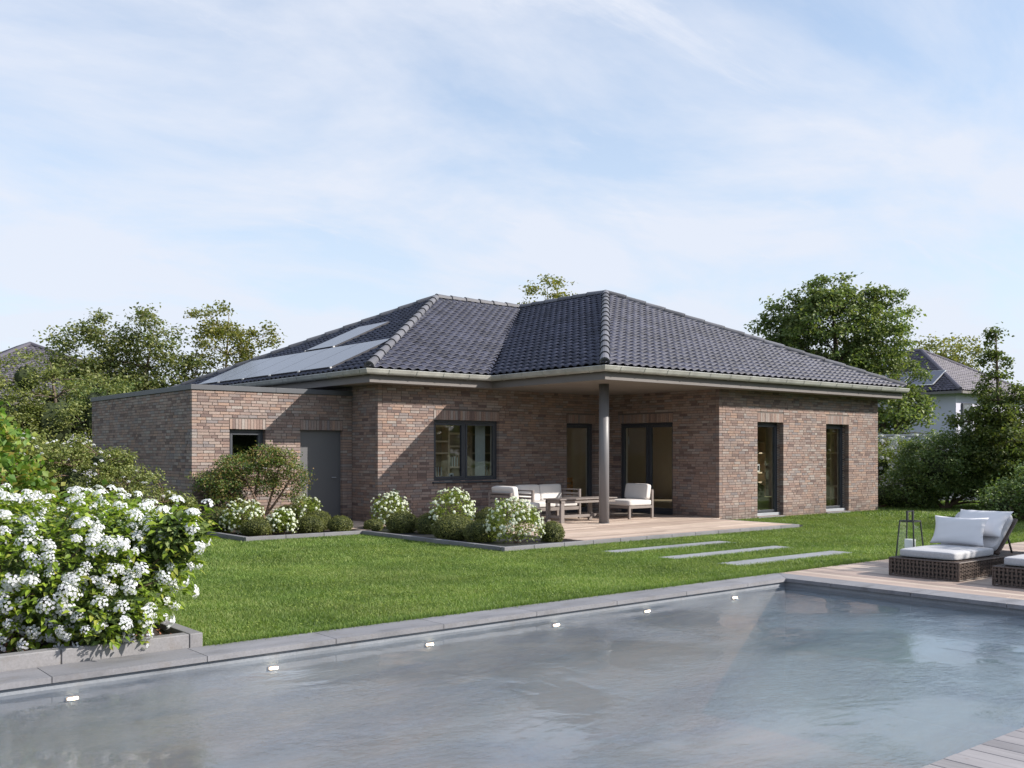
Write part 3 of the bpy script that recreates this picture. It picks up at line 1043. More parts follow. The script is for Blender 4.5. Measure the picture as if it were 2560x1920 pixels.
# inside faces
pm = M['plaster']
backing(wall, 'u', 12.1, 18.90 + .35, 18.93, -1, .08, 2.72, oL, pm, .165, .36, 'inner_wall')
backing(wall, 'v', 15.55, 18.93 + .35, 18.91, -1, .08, 2.72, oR, pm, .165, .36, 'inner_wall')
backing(wall, 'u', 19.28, 25.60, 15.18, -1, .08, 2.72, oF, pm, .165, .36, 'inner_wall')
m_ = MB(); m_.box(25.58, 25.78, 15.2, 16.95, .08, 2.72); m_.box(25.58, 25.78, 18.2, 19.5, .08, 2.72); m_.box(25.58, 25.78, 21.6, 29.7, .08, 2.72); m_.box(12.1, 19.5, 22.2, 22.3, .08, 2.72); m_.box(12.1, 25.6, 25.0, 25.1, .08, 2.72); m_.box(11.9, 12.1, 18.95, 29.7, .08, 2.72)
m_.build('inner_wall', pm, wall)
m_ = MB(); m_.box(12.1, 25.6, 19.25, 29.7, 2.72, 2.78); m_.box(19.25, 25.6, 15.5, 19.25, 2.72, 2.78)
m_.build('inner_ceiling', pm, wall)
m_ = MB(); m_.box(12.1, 25.6, 19.3, 29.7, .02, .085); m_.box(19.28, 25.6, 15.55, 19.3, .02, .085)
m_.build('inner_floor', M['floor_in'], wall)

w = window(house, 'u', 13.25, 15.19, .97, 2.41, 18.93, -1, rec=.10, mull=(14.20,))
slab(13.20, 15.25, 18.87, 19.04, .93, .966, M['frame'], w, 'window_sill', .004)
# lower rail drip of the window
w2 = window(house, 'u', 17.42, 18.44, .09, 2.41, 18.93, -1, rec=.12, name='patio_door')
w3 = window(house, 'v', 16.64, 18.54, .09, 2.41, 18.91, -1, rec=.12, mull=(17.56,), name='patio_door', bottom=.09)
slab(18.80, 18.90, 16.65, 18.53, .04, .10, M['black'], w3, 'threshold', .003)
for (a, b) in ((20.39, 21.47), (23.37, 24.46)):
    w4 = window(house, 'u', a, b, .09, 2.41, 15.18, -1, rec=.19, name='floor_window', bottom=.05)
    slab(a + .01, b - .01, 15.27, 15.36, .055, .125, M['sill'], w4, 'lower_rail', .004)
    slab(a - .01, b + .01, 15.13, 15.33, -.02, .048, M['kerb'], w4, 'threshold', .006)

# eaves: soffit, fascia
EU0, EV0, EU1 = 14.57, 14.66, 26.33        # soffit corner of the right wing, far right end
LU0, LV0, LV1 = 11.21, 18.41, 30.4         # left wing
m_ = MB()
zs = WT
m_.box(EU0 + .02, EU1, EV0 + .02, LV0 + .03, zs, zs + .03)
m_.box(LU0 + .02, EU1, LV0 + .03, LV1, zs, zs + .03)
m_.build('soffit', M['soffit'], house)
def fascia(p0, p1, name='fascia'):
    m = MB()
    m.box(min(p0[0], p1[0]), max(p0[0], p1[0]), min(p0[1], p1[1]), max(p0[1], p1[1]), zs - .004, zs + .262)
    m.build(name, M['fascia'], house, bevel=.003)
fascia((EU0, EV0 - .001), (EU1, EV0 + .022))
fascia((EU0 - .001, EV0 + .0225), (EU0 + .022, LV0 - .001))
fascia((LU0, LV0), (EU0 + .0215, LV0 + .022))
fascia((LU0 - .001, LV0 + .0225), (LU0 + .022, LV1))
fascia((EU1 + .001, EV0 + .0225), (EU1 - .02, LV1))
# gutters: half round, open above
GZ = 3.44
def gutter(p0, p1, out, m0=0, m1=0, ends=(0, 0)):
    """out = outward unit vector; m0/m1 mitre slope (+1 lengthens the outer lip)"""
    p0 = Vector((*p0, GZ)); p1 = Vector((*p1, GZ)); d = (p1 - p0).normalized(); o = Vector((*out, 0))
    R = .088; n = 9
    prof = []
    for i in range(n + 1):
        a = PI * i / n
        prof.append((R * math.cos(a), -R * math.sin(a) * 1.38))       # + = outward
    prof = [(prof[0][0] + .004, .0), (prof[0][0] + .010, -.008)] + prof[1:]
    m = MB()
    inner = [(x * .94, z * .94 + .002) for x, z in prof]
    ring = prof + inner[::-1]
    def at(p, x, z, mm, sg): return p + o * x + Vector((0, 0, z)) + d * (sg * mm * x)
    A = [at(p0, x - R * 0, z, m0, -1) for x, z in ring]; Bp = [at(p1, x, z, m1, 1) for x, z in ring]
    k = len(ring)
    for i in range(k):
        j = (i + 1) % k
        m.quad(A[i], A[j], Bp[j], Bp[i])
    if ends[0]: m.quad(*A[:len(prof)])
    if ends[1]: m.quad(*Bp[:len(prof)])
    go = m.build('gutter', M['gutter'], house, smooth=False)
    # bead at the outer rim and joint clips
    L = (p1 - p0).length
    m = MB()
    s = random.uniform(.35, .6)
    while s < L - .2:
        q = p0 + d * s
        m.tube([q + o * (x * 1.06) + Vector((0, 0, z * 1.06)) for x, z in prof[1:]], .0045, 4)
        s += .72
    if m.v: m.build('gutter_clip', M['gutter'], go)
    return go
R_ = .088
gu0 = EU0 - R_ - .012; gv0 = EV0 - R_ - .012; gl0 = LU0 - R_ - .012; gw0 = LV0 - R_ - .012
gutter((gu0, gv0), (26.40, gv0), (0, -1), 1, 0, (0, 1))
gutter((gu0, gw0), (gu0, gv0), (-1, 0), 1 * -1, 1)
gutter((gl0, gw0), (gu0, gw0), (0, -1), 1, -1)
gutter((gl0, LV1), (gl0, gw0), (-1, 0), 0, 1)

# ------------------------------------------------------------------ roof
TAN = .466
TX0, TV0, TX1 = 14.50, 14.60, 26.42         # eave lines of the tiles
TL0, TLV, TLV1 = 11.20, 18.43, 30.35
ZE = 3.455
apexR = ((TX0 + TX1) / 2, TV0 + (TX1 - TX0) / 2)
run = (TX1 - TX0) / 2
apexL = (TL0 + run, TLV + run)
ZR = ZE + run * TAN
sl = math.hypot(1, TAN)
roof = bpy.data.objects.new('roof', None); COL.objects.link(roof); roof.parent = house; roof.location = (0, 0, 0)
TW, TG = .24, .25
TILES = []


def tile_geom(P, e, s, n, x0, x1, y0, y1, xl, xr, amp=.046, lift=.038):
    """one pan tile: rolled profile; returns verts, faces in world coordinates"""
    K = 7
    V = []
    ov = .035
    def bound(x, y):
        return max(xl(y), min(xr(y), x))
    row = []
    lift = lift + random.uniform(-.004, .004)
    for (yy, lf) in ((y0, lift), (y1 + ov, 0.0)):
        for k in range(K):
            xx = x0 + (x1 - x0) * k / (K - 1)
            b = bound(xx, yy)
            ph = (b - x0) / TW
            h = amp * (1 - math.cos(2 * PI * ph)) * .5
            h = amp * (h / amp) ** 1.3 if h > 0 else 0
            V.append(P + e * b + s * yy + n * (h + lf))
    for k in range(K):
        xx = x0 + (x1 - x0) * k / (K - 1)
        b = bound(xx, y0)
        ph = (b - x0) / TW
        h = amp * (1 - math.cos(2 * PI * ph)) * .5
        h = amp * (h / amp) ** 1.3 if h > 0 else 0
        V.append(P + e * b + s * (y0 + .003) + n * (h + lift - .018))
    F = []
    for k in range(K - 1):
        F.append((k, k + 1, K + k + 1, K + k))
        F.append((2 * K + k, 2 * K + k + 1, k + 1, k))
    return V, F


def roof_face(P, e, s, W, H, xl, xr, grp):
    P = Vector(P); e = Vector(e).normalized(); s = Vector(s).normalized(); n = e.cross(s).normalized()
    if n.z < 0: n = -n
    ny = int(math.ceil(H / TG)); nx = int(math.ceil(W / TW))
    ox = -TW * .3
    for j in range(ny):
        y0 = j * TG; y1 = min(y0 + TG, H)
        i = -1
        lo = min(xl(y0), xl(y1)); hi = max(xr(y0), xr(y1))
        i = int(math.floor((lo - ox) / TW))
        while ox + i * TW < hi:
            x0 = ox + i * TW; x1 = x0 + TW
            V, F = tile_geom(P, e, s, n, x0, x1, y0, y1, xl, xr)
            full = x0 >= max(xl(y0), xl(y1)) and x1 <= min(xr(y0), xr(y1)) and y1 - y0 > TG - .01
            c = P + e * (x0 + x1) / 2 + s * (y0 + y1) / 2
            d = (c - CAM)
            f = max(0, -(d.normalized().dot(n)))
            TILES.append((f / d.length_squared * (1 if full else 0) * grp, V, F, random.random()))
            i += 1


def mesh_from(V, F, r, name, mat, parent):
    m = MB(); m.v = [tuple(p) for p in V]; m.f = F; m.r = [r] * len(F); m.mi = [0] * len(F)
    return m.build(name, mat, parent, smooth=True)


Hs = run * sl
us = (1 / sl)
# right face (hip end)
roof_face((TX0, TV0, ZE), (1, 0, 0), (0, 1, TAN), TX1 - TX0, Hs, lambda y: y * us, lambda y: (TX1 - TX0) - y * us, 1)
# terrace side face
Wc = TLV - TV0
roof_face((TX0, TV0, ZE), (0, 1, 0), (1, 0, TAN), Wc, Hs, lambda y: y * us, lambda y: Wc + y * us, 1)
# left wing front face
Wl = TX0 - TL0
roof_face((TL0, TLV, ZE), (1, 0, 0), (0, 1, TAN), Wl, Hs, lambda y: y * us, lambda y: Wl + y * us, 1)
# left hip end with the panels
We = TLV1 - TLV
roof_face((TL0, TLV, ZE), (0, 1, 0), (1, 0, TAN), We, Hs, lambda y: y * us, lambda y: We - y * us, 1)
TILES.sort(key=lambda t: -t[0])
for t in TILES[:300]:
    V, F = t[1], t[2]
    o = mesh_from(V, F, t[3], 'roof_tile', M['tile'], roof)
m_ = MB()
for t in TILES[300:]:
    b0 = len(m_.v)
    m_.v.extend(tuple(p) for p in t[1])
    m_.f.extend(tuple(b0 + k for k in q) for q in t[2])
    m_.r.extend([t[3]] * len(t[2])); m_.mi.extend([0] * len(t[2]))
o = m_.build('roof_tiling', M['tile'], roof, smooth=True); o['kind'] = 'stuff'
# closed roof body under the tiles and the faces that look away
m_ = MB()
aR = (apexR[0], apexR[1], ZR - .03); aL = (apexL[0], apexL[1], ZR - .03); aC = (apexR[0], apexL[1], ZR - .03)
e_ = ZE - .03
c0 = (TX0, TV0, e_); c1 = (TX1, TV0, e_); c2 = (TX1, TLV1, e_); c3 = (TL0, TLV1, e_); c4 = (TL0, TLV, e_); c5 = (TX0, TLV, e_)
m_.quad(c0, c1, aR); m_.quad(c5, c0, aR, aC); m_.quad(c4, c5, aC, aL); m_.quad(c3, c4, aL); m_.quad(c2, c3, aL, aC); m_.quad(c1, c2, aC, aR)
m_.build('roof_body', M['tile'], roof)


def hip_caps(p0, p1, n0=None, L=.575, r=.098, start=0.0, endcap=False):
    p0 = Vector(p0); p1 = Vector(p1); d = (p1 - p0); T = d.length; d.normalize()
    side = d.cross(Vector((0, 0, 1))).normalized(); up = side.cross(d).normalized()
    k = int(round(T / L)); L = T / k
    for i in range(k):
        a = p0 + d * (i * L); b = p0 + d * ((i + 1) * L + .05)
        m = MB(); m.cur = random.random()
        N = 8
        ra, rb = r * 1.06, r * .90
        A = []; Bq = []; C = []; D = []
        for j in range(N + 1):
            an = -.12 + (PI + .24) * j / N
            v = side * math.cos(an) + up * math.sin(an)
            A.append(a + v * ra + up * .006); Bq.append(b + v * rb); C.append(a + d * .002 + v * (ra - .016)); D.append(a + d * .045 + v * (ra + .004) + up * .006)
        for j in range(N):
            m.quad(A[j], A[j + 1], D[j + 1], D[j]); m.quad(D[j], D[j + 1], Bq[j + 1], Bq[j]); m.quad(C[j], C[j + 1], A[j + 1], A[j])
        o = m.build('ridge_tile', M['ridge'], roof, smooth=False)
        for p in o.data.polygons: p.use_smooth = True
        if i == 0 and endcap:
            m = MB(); m.quad(*C); m.build('end_cap', M['black'], roof)
        if True:
            m = MB(); m.tube([q + up * .003 for q in [a + (side * math.cos(-.1 + (PI + .2) * j / 8) + up * math.sin(-.1 + (PI + .2) * j / 8)) * (ra + .004) for j in range(9)]], .009, 4)
            m.build('joint_clip', M['black'], roof)


up_ = .045
hip_caps((TX0 + .02, TV0 + .02, ZE + up_), (apexR[0], apexR[1], ZR + up_), endcap=True)
hip_caps((TL0 + .02, TLV + .02, ZE + up_), (apexL[0], apexL[1], ZR + up_), endcap=True)
hip_caps((TX1 - .02, TV0 + .02, ZE + up_), (apexR[0], apexR[1], ZR + up_))
hip_caps((TL0 + .02, TLV1 - .02, ZE + up_), (apexL[0], apexL[1], ZR + up_))
hip_caps((apexL[0], apexL[1], ZR + up_), (apexR[0] - .1, apexL[1], ZR + up_))
hip_caps((apexR[0], apexL[1], ZR + up_), (apexR[0], apexR[1] + .1, ZR + up_))

# solar panels on the left hip end
def roof_pt(r, v, off):
    """r = horizontal run from the eave"""
    n = Vector((-TAN, 0, 1)).normalized()
    return Vector((TL0 + r, v, ZE + r * TAN)) + n * off
def solar(v0, v1, r0, r1, label):
    t = thing('solar_panel', tuple(roof_pt(r0, (v0 + v1) / 2, .06)), label, 'solar panel', 'solar panels on the left roof slope')
    def slabp(name, off0, off1, inset, mat):
        m = MB()
        P = [roof_pt(r0 + inset, v0 + inset, off1), roof_pt(r0 + inset, v1 - inset, off1), roof_pt(r1 - inset, v1 - inset, off1), roof_pt(r1 - inset, v0 + inset, off1)]
        Q = [roof_pt(r0 + inset, v0 + inset, off0), roof_pt(r0 + inset, v1 - inset, off0), roof_pt(r1 - inset, v1 - inset, off0), roof_pt(r1 - inset, v0 + inset, off0)]
        m.quad(*P)
        for i in range(4):
            j = (i + 1) % 4
            m.quad(Q[i], Q[j], P[j], P[i])
        m.build(name, mat, t)
    slabp('panel_frame', .055, .098, 0.0, M['solar_edge'])
    slabp('panel_glass', .098, .102, .010, M['solar'])
    for vv in (v0 + .02, v1 - .02):
        m = MB(); c = roof_pt(r0 - .012, vv, .085); m.obox(c, (1, 0, TAN), (0, 1, 0), (-TAN, 0, 1), .045, .05, .035); m.build('clip', M['clip'], t)
vb = [20.24, 21.81, 23.38, 24.96, 26.54, 28.12]
nm = ['rightmost one of the lower row, next to the hip', 'second from the hip in the lower row', 'middle one of the lower row', 'fourth from the hip in the lower row', 'leftmost one of the lower row']
for i in range(5): solar(vb[i] + .008, vb[i + 1] - .008, .15, 1.85, 'large flat grey solar panel, ' + nm[i])
solar(23.40, 25.02, 2.0, 3.72, 'large flat grey solar panel standing alone above the lower row')

# column
colm = thing('terrace_column', (15.55, 15.68, KZ), 'round grey steel column carrying the roof corner above the terrace', 'column')
m_ = MB(); m_.tube([(15.55, 15.68, KZ), (15.55, 15.68, WT)], .112, 32)
o = m_.build('shaft', M['column'], colm, smooth=False)
for p in o.data.polygons: p.use_smooth = len(p.vertices) == 4
m_ = MB(); m_.tube([(15.55, 15.68, KZ), (15.55, 15.68, KZ + .012)], .124, 32); m_.build('foot_plate', M['column'], colm)

# ================================================================== GARAGE
gar = thing('garage', (7.95, 20.04, 0), 'flat roofed brick garage with metal parapet joined to the left of the house', 'garage')
GB = Bricks()
oG = [(8.77, 9.59, 1.33, 2.145, .225), (10.42, 11.49, .09, 2.15, .225)]
brick_wall(GB, 'u', 7.955, 11.73, 20.04, -1, -.0, 2.95, oG, own0=0, own1=None)
brick_wall(GB, 'v', 20.04, 26.69, 7.955, -1, -.0, 2.95, (), own0=1, own1=None)
gw = bpy.data.objects.new('wall', None); COL.objects.link(gw); gw.parent = gar
GB.flush(gw)
backing(gw, 'u', 7.975, 11.735, 20.04, -1, -.02, 2.95, oG)
backing(gw, 'v', 20.06, 26.68, 7.955, -1, -.02, 2.95)
backing(gw, 'u', 7.97, 11.735, 26.69, 1, -.02, 2.95)
m_ = MB(); m_.box(8.2, 11.7, 20.25, 26.5, 2.60, 2.94)
m_.build('flat_roof', M['parapet'], gar)
pz0, pz1 = 2.952, 3.058
for (x0, x1, y0, y1) in ((7.925, 9.82, 20.01, 20.30), (9.823, 11.735, 20.01, 20.30), (7.926, 8.22, 20.303, 23.4), (7.926, 8.22, 23.403, 26.72), (8.223, 11.73, 26.42, 26.72)):
    slab(x0, x1, y0, y1, pz0, pz1, M['parapet'], gar, 'parapet_cap', .004)
w5 = window(gar, 'u', 8.77, 9.59, 1.33, 2.145, 20.04, -1, rec=.13, name='window')
slab(8.75, 9.61, 20.0, 20.16, 1.295, 1.327, M['sill'], w5, 'window_sill', .004)
# dark sheet behind the garage window, standing in for its unlit interior
m_ = MB(); m_.box(8.3, 10.2, 20.9, 21.0, .1, 2.5); m_.build('dark_interior_sheet', M['core'], gar)
dr = slab(10.45, 11.46, 20.155, 20.20, .095, 2.12, M['door'], gar, 'door', .004)
m_ = MB(); m_.box(10.42, 10.45, 20.14, 20.22, .09, 2.15); m_.box(11.46, 11.49, 20.14, 20.22, .09, 2.15); m_.box(10.45, 11.46, 20.14, 20.22, 2.12, 2.15)
m_.build('door_frame', M['door'], gar)
m_ = MB(); m_.tube([(11.36, 20.15, 1.08), (11.36, 20.115, 1.08), (11.25, 20.112, 1.08)], .011, 8)
m_.build('handle', M['sill'], dr)

# ================================================================== behind the windows
def bookshelf(name, axis, a0, a1, plane, depth, posts, rows, label):
    """open oak shelf: posts at positions, rows: (a,b,z)"""
    c = ((a0 + a1) / 2, plane + depth / 2, .085) if axis == 'u' else (plane + depth / 2, (a0 + a1) / 2, .085)
    t = thing(name, c, label, 'bookshelf')
    def bx_(m, s, e, l, h, za, zb):
        if axis == 'u': m.box(s, e, l, h, za, zb)
        else: m.box(l, h, s, e, za, zb)
    for p in posts:
        m = MB(); bx_(m, p - .025, p + .025, plane, plane + depth, .085, 2.55); m.build('post', M['oak'], t)
    for a, b, z in rows:
        m = MB(); bx_(m, a, b, plane + .003, plane + depth - .003, z - .022, z + .022); m.build('shelf_board', M['oak'], t)
    m = MB(); bx_(m, a0 - .02, a1 + .02, plane + depth, plane + depth + .01, .085, 2.55); m.build('back_panel', M['book'] if False else M['floor_in'], t)
    return t


bookshelf('bookshelf', 'u', 13.6, 16.2, 19.95, .28, (13.62, 14.42, 15.12, 16.18), [(13.65, 14.4, z) for z in (.55, 1.05, 1.63, 1.92, 2.3)] + [(14.45, 15.1, z) for z in (.5, 1.28, 1.80, 2.12)] + [(15.15, 16.16, z) for z in (.55, 1.05, 1.63, 2.10)],
          'oak shelf unit seen through the left pane of the wide garden window')
bookshelf('bookshelf', 'u', 23.2, 25.4, 18.6, .28, (23.22, 24.6, 25.38), [(23.25, 24.57, z) for z in (.9, 1.6, 2.0)] + [(24.63, 25.35, z) for z in (.74, 1.03, 1.63, 1.96, 2.5)],
          'oak shelf unit seen through the left one of the two tall floor windows')
bookshelf('bookshelf', 'v', 15.62, 16.80, 25.25, .28, (15.65, 16.25, 16.78), [(15.68, 16.23, z) for z in (.35, .68, 1.63, 2.2)] + [(16.28, 16.75, z) for z in (.35, .68, 1.2, 1.63, 2.2)],
          'oak shelf unit seen through the right one of the two tall floor windows')


def lathe(m, c, prof, n=18):
    b = len(m.v)
    for r, z in prof:
        for k in range(n):
            a = 2 * PI * k / n
            m.v.append((c[0] + r * math.cos(a), c[1] + r * math.sin(a), c[2] + z))
    for i in range(len(prof) - 1):
        for k in range(n):
            j = (k + 1) % n
            m.f.append((b + i * n + k, b + i * n + j, b + (i + 1) * n + j, b + (i + 1) * n + k)); m.r.append(m.cur); m.mi.append(m.m)


m_ = MB(); lathe(m_, (25.38, 16.02, .702), [(.001, 0), (.06, 0), (.085, .06), (.09, .14), (.065, .26), (.03, .38), (.026, .46), (.05, .52), (.04, .52)])
o = m_.build('vase', M['ceramic'], loc=(25.38, 16.02, .702), smooth=True)
tag(o, 'slender white vase on the shelf behind the right tall floor window', 'vase')
m_ = MB()
for k in range(9):
    a = random.uniform(0, 6.28); r = random.uniform(.02, .12)
    m_.tube([(25.38, 16.02, 1.2), (25.38 + r * math.cos(a) * .4, 16.02 + r * math.sin(a) * .4, 1.34), (25.38 + r * math.cos(a), 16.02 + r * math.sin(a), 1.45 + random.uniform(0, .1))], .004, 4)
o = m_.build('twigs', M['twig'], loc=(25.38, 16.02, 1.2)); tag(o, 'thin dry twigs standing in the white vase', 'twigs')
def photo_frame(c, w, h, label, nv):
    t = thing('photo_frame', c, label, 'picture frame')
    m = MB(); x, y, z = c
    m.box(x - w / 2, x + w / 2, y, y + .02, z, z + h); m.build('mount', M['ceramic'], t)
    m = MB(); m.box(x - w * .26, x + w * .26, y - .004, y - .001, z + h * .2, z + h * .8); m.build('picture', M['black'], t)
photo_frame((14.02, 19.30, .99), .12, .16, 'small white picture frame standing inside the wide garden window', 1)
photo_frame((25.1, 18.66, 1.053), .17, .24, 'small white picture frame on the shelf behind the left tall floor window', 1)
slab(13.27, 15.17, 19.20, 19.42, .955, .985, M['oak'], house, 'window_board')
m_ = MB(); m_.box(13.62, 13.80, 19.26, 19.36, .986, 1.06); o = m_.build('wooden_box', M['orange_wood'], loc=(13.7, 19.3, .986), bevel=.01)
tag(o, 'small orange brown box on the window board at the left of the wide window', 'box')
for (x, y, z, h, n) in ((24.9, 18.65, 1.652, .22, 6), (24.8, 18.65, .762, .20, 5), (14.55, 20.0, 1.302, .28, 6), (14.05, 20.0, 1.072, .25, 5), (15.45, 20.0, 1.072, .27, 6), (25.35, 15.8, 1.652, .2, 0), (25.35, 15.95, .372, .2, 0)):
    if n:
        t = thing('book_row', (x, y, z), {24.9: 'row of books high on the shelf behind the left tall window', 24.8: 'row of books low on the shelf behind the left tall window', 14.55: 'row of books on the middle bay of the shelf in the wide window',
            14.05: 'short row of books on the left bay of the shelf in the wide window', 15.45: 'row of books on the right bay of the shelf in the wide window'}[x], 'books')
        xx = x
        for k in range(n):
            w_ = random.uniform(.025, .05); m = MB(); m.box(xx, xx + w_ - .003, y, y + .18, z, z + h * random.uniform(.75, 1)); m.build('book', M['book'] if k % 2 else M['curtain'], t); xx += w_
for k, (a, b, y) in enumerate(((13.32, 13.52, 19.46), (14.86, 15.14, 19.46))):
    m = MB()
    n = 40
    for i in range(n):
        x0 = a + (b - a) * i / n; x1 = a + (b - a) * (i + 1) / n
        y0 = y + .03 * math.sin(i * .9); y1 = y + .03 * math.sin((i + 1) * .9)
        m.quad((x0, y0, .2), (x1, y1, .2), (x1, y1, 2.6), (x0, y0, 2.6))
    o = m.build('curtain', M['curtain'], loc=((a + b) / 2, y, .2), smooth=True)
    tag(o, 'pale sheer curtain gathered at the %s side inside the wide garden window' % ('left', 'right')[k], 'curtain', 'curtains of the wide window')
# green sofa, brown pillow
t = thing('indoor_sofa', (20.9, 17.3, .085), 'olive green sofa inside the house behind the sliding terrace door', 'sofa')
for nm_, bx_, r in (('seat_base', (20.2, 21.9, 16.4, 17.45, .13, .42), .05), ('armrest', (20.2, 20.45, 16.4, 17.45, .42, .62), .05), ('backrest', (20.2, 21.9, 16.15, 16.39, .13, .84), .05), ('seat_base', (21.92, 22.9, 16.2, 17.2, .13, .44), .05)):
    m = MB(); m.box(*bx_); m.build(nm_, M['green_fabric'], t, bevel=r)
t2 = thing('indoor_pillow', (20.62, 16.95, .44), 'dark brown pillow lying on the olive sofa indoors', 'pillow')
cushion('pillow_body', (20.72, 16.80, .72), Matrix.Rotation(.35, 3, 'Y') @ Matrix.Rotation(.3, 3, 'Z'), (.16, .42, .38), .05, .03, M['brown_fabric'], t2, cuts=4)
t = thing('indoor_armchair', (22.0, 16.05, .085), 'pale green armchair back seen low in the left tall floor window', 'armchair')
m = MB(); m.box(21.3, 22.2, 16.28, 16.42, .13, .78); m.box(21.3, 22.2, 15.85, 16.28, .13, .45); m.build('body', M['green_fabric'], t, bevel=.04)
# pendant lamp
t = thing('pendant_lamp', (20.3, 19.5, 2.0), 'slim pendant lamp hanging inside behind the sliding terrace door', 'lamp')
m = MB(); m.tube([(20.3, 19.5, 2.1), (20.3, 19.5, 2.719)], .004, 6); m.build('cord', M['black'], t)
m = MB(); m.tube([(20.3, 19.5, 1.88), (20.3, 19.5, 2.10)], [.028, .02], 12); m.build('lamp_shade', M['ceramic'], t)
# orange dining chair behind the narrow patio door
t = thing('dining_chair', (18.3, 19.9, .085), 'orange wooden dining chair seen through the narrow patio door', 'chair')
cx, cy = 18.28, 19.85
for z0, z1 in ((.62, .66), (.78, .80), (.84, .97)):
    m = MB(); m.box(cx - .21, cx + .21, cy, cy + .03, z0, z1); m.build('back_slat', M['orange_wood'], t, bevel=.004)
m = MB(); m.box(cx - .2, cx + .2, cy + .002, cy + .026, .665, .775); m.build('back_panel', M['orange_wood'], t)
m = MB(); m.box(cx - .23, cx + .23, cy, cy + .45, .50, .54); m.build('seat', M['orange_wood'], t, bevel=.01)
for sx in (-.2, .2):
    for sy, h in ((.0, .80), (.42, .50)):
        m = MB(); m.box(cx + sx - .02, cx + sx + .02, cy + sy - .004, cy + sy + .03, .086, h + .05 if h < .6 else .86); m.build('leg', M['orange_wood'], t)

# ================================================================== terrace furniture
TZ = KZ
FM = M['furn']
I3 = Matrix.Identity(3)
def leg(t, x, y, w, d, z1, z0=TZ):
    m = MB(); m.box(x - w / 2, x + w / 2, y - d / 2, y + d / 2, z0, z1); m.build('leg', FM, t, bevel=.004)


def lounge_chair(x0, x1, y0, y1, back_side, label):
    """armless lounge chair; back_side +1: back at x1, -1: back at x0"""
    t = thing('lounge_chair', ((x0 + x1) / 2, (y0 + y1) / 2, TZ), label, 'lounge chair', 'lounge chairs on the terrace')
    bx0 = x1 if back_side > 0 else x0
    fr = x0 if back_side > 0 else x1
    for y in (y0 + .03, y1 - .03):
        leg(t, fr + back_side * .03, y, .06, .05, .385)
        leg(t, bx0 - back_side * .03, y, .06, .05, .76)
    m = MB()
    m.box(x0 + .06, x1 - .06, y0 + .008, y0 + .045, .325, .385); m.box(x0 + .06, x1 - .06, y1 - .045, y1 - .008, .325, .385)
    m.box(x0 + .01, x0 + .045, y0 + .06, y1 - .06, .325, .385); m.box(x1 - .045, x1 - .01, y0 + .06, y1 - .06, .325, .385)
    m.build('seat_frame', FM, t, bevel=.004)
    m = MB()
    a, b = (bx0 - .045, bx0 - .015) if back_side > 0 else (bx0 + .015, bx0 + .045)
    for z in (.42, .53, .64, .70): m.box(a, b, y0 + .055, y1 - .055, z, z + .085 if z < .65 else .755)
    m.build('back_slats', FM, t, bevel=.003)
    cxm = (x0 + x1) / 2
    cushion('seat_cushion', (cxm - back_side * .02, (y0 + y1) / 2, .455), I3, (x1 - x0 - .04, y1 - y0 - .01, .145), .045, .012, M['cushion'], t)
    cushion('back_cushion', (bx0 - back_side * .165, (y0 + y1) / 2, .71), Matrix.Rotation(back_side * .16, 3, 'Y'), (.17, y1 - y0 - .01, .38), .05, .0, M['cushion'], t)


lounge_chair(16.95, 17.79, 16.25, 17.00, 1, 'armless lounge chair with white cushions right of the column, facing the table')
lounge_chair(13.82, 14.71, 16.82, 17.62, -1, 'armless lounge chair with white cushions, its back to the flower bed')
# sofa
t = thing('outdoor_sofa', (15.5, 17.6, TZ), 'two seat outdoor sofa with pale grey cushions standing along the house wall', 'sofa')
sx0, sx1, sy0, sy1 = 14.76, 16.28, 17.18, 18.02
for x in (sx0 + .03, sx1 - .03):
    for y in (sy0 + .03, sy1 - .03): leg(t, x, y, .055, .055, .755)
    for z in (.60, .68):
        m = MB(); m.box(x - .015, x + .015, sy0 + .06, sy1 - .06, z - .03, z + .02); m.build('arm_slat', FM, t)
    m = MB(); m.box(x - .03, x + .03, sy0 + .0, sy1, .756, .785); m.build('armrest', FM, t, bevel=.004)
m = MB(); m.box(sx0 + .06, sx1 - .06, sy0 + .01, sy0 + .045, .30, .375); m.box(sx0 + .06, sx1 - .06, sy1 - .045, sy1 - .01, .30, .375)
m.box(sx0 + .01, sx0 + .045, sy0 + .06, sy1 - .06, .30, .375); m.box(sx1 - .045, sx1 - .01, sy0 + .06, sy1 - .06, .30, .375); m.build('seat_frame', FM, t, bevel=.004)
m = MB()
for z in (.45, .57, .69): m.box(sx0 + .06, sx1 - .06, sy1 - .04, sy1 - .012, z, z + .07)
m.build('back_slats', FM, t)
hw = (sx1 - sx0 - .13) / 2
for k in range(2):
    cxk = sx0 + .065 + hw * (k + .5)
    cushion('seat_cushion', (cxk, (sy0 + sy1) / 2 - .04, .445), I3, (hw - .008, sy1 - sy0 - .12, .14), .045, .012, M['cushion'], t)
    cushion('back_cushion', (cxk, sy1 - .17, .69), Matrix.Rotation(-.14, 3, 'X'), (hw - .01, .17, .40), .05, .0, M['cushion'], t)
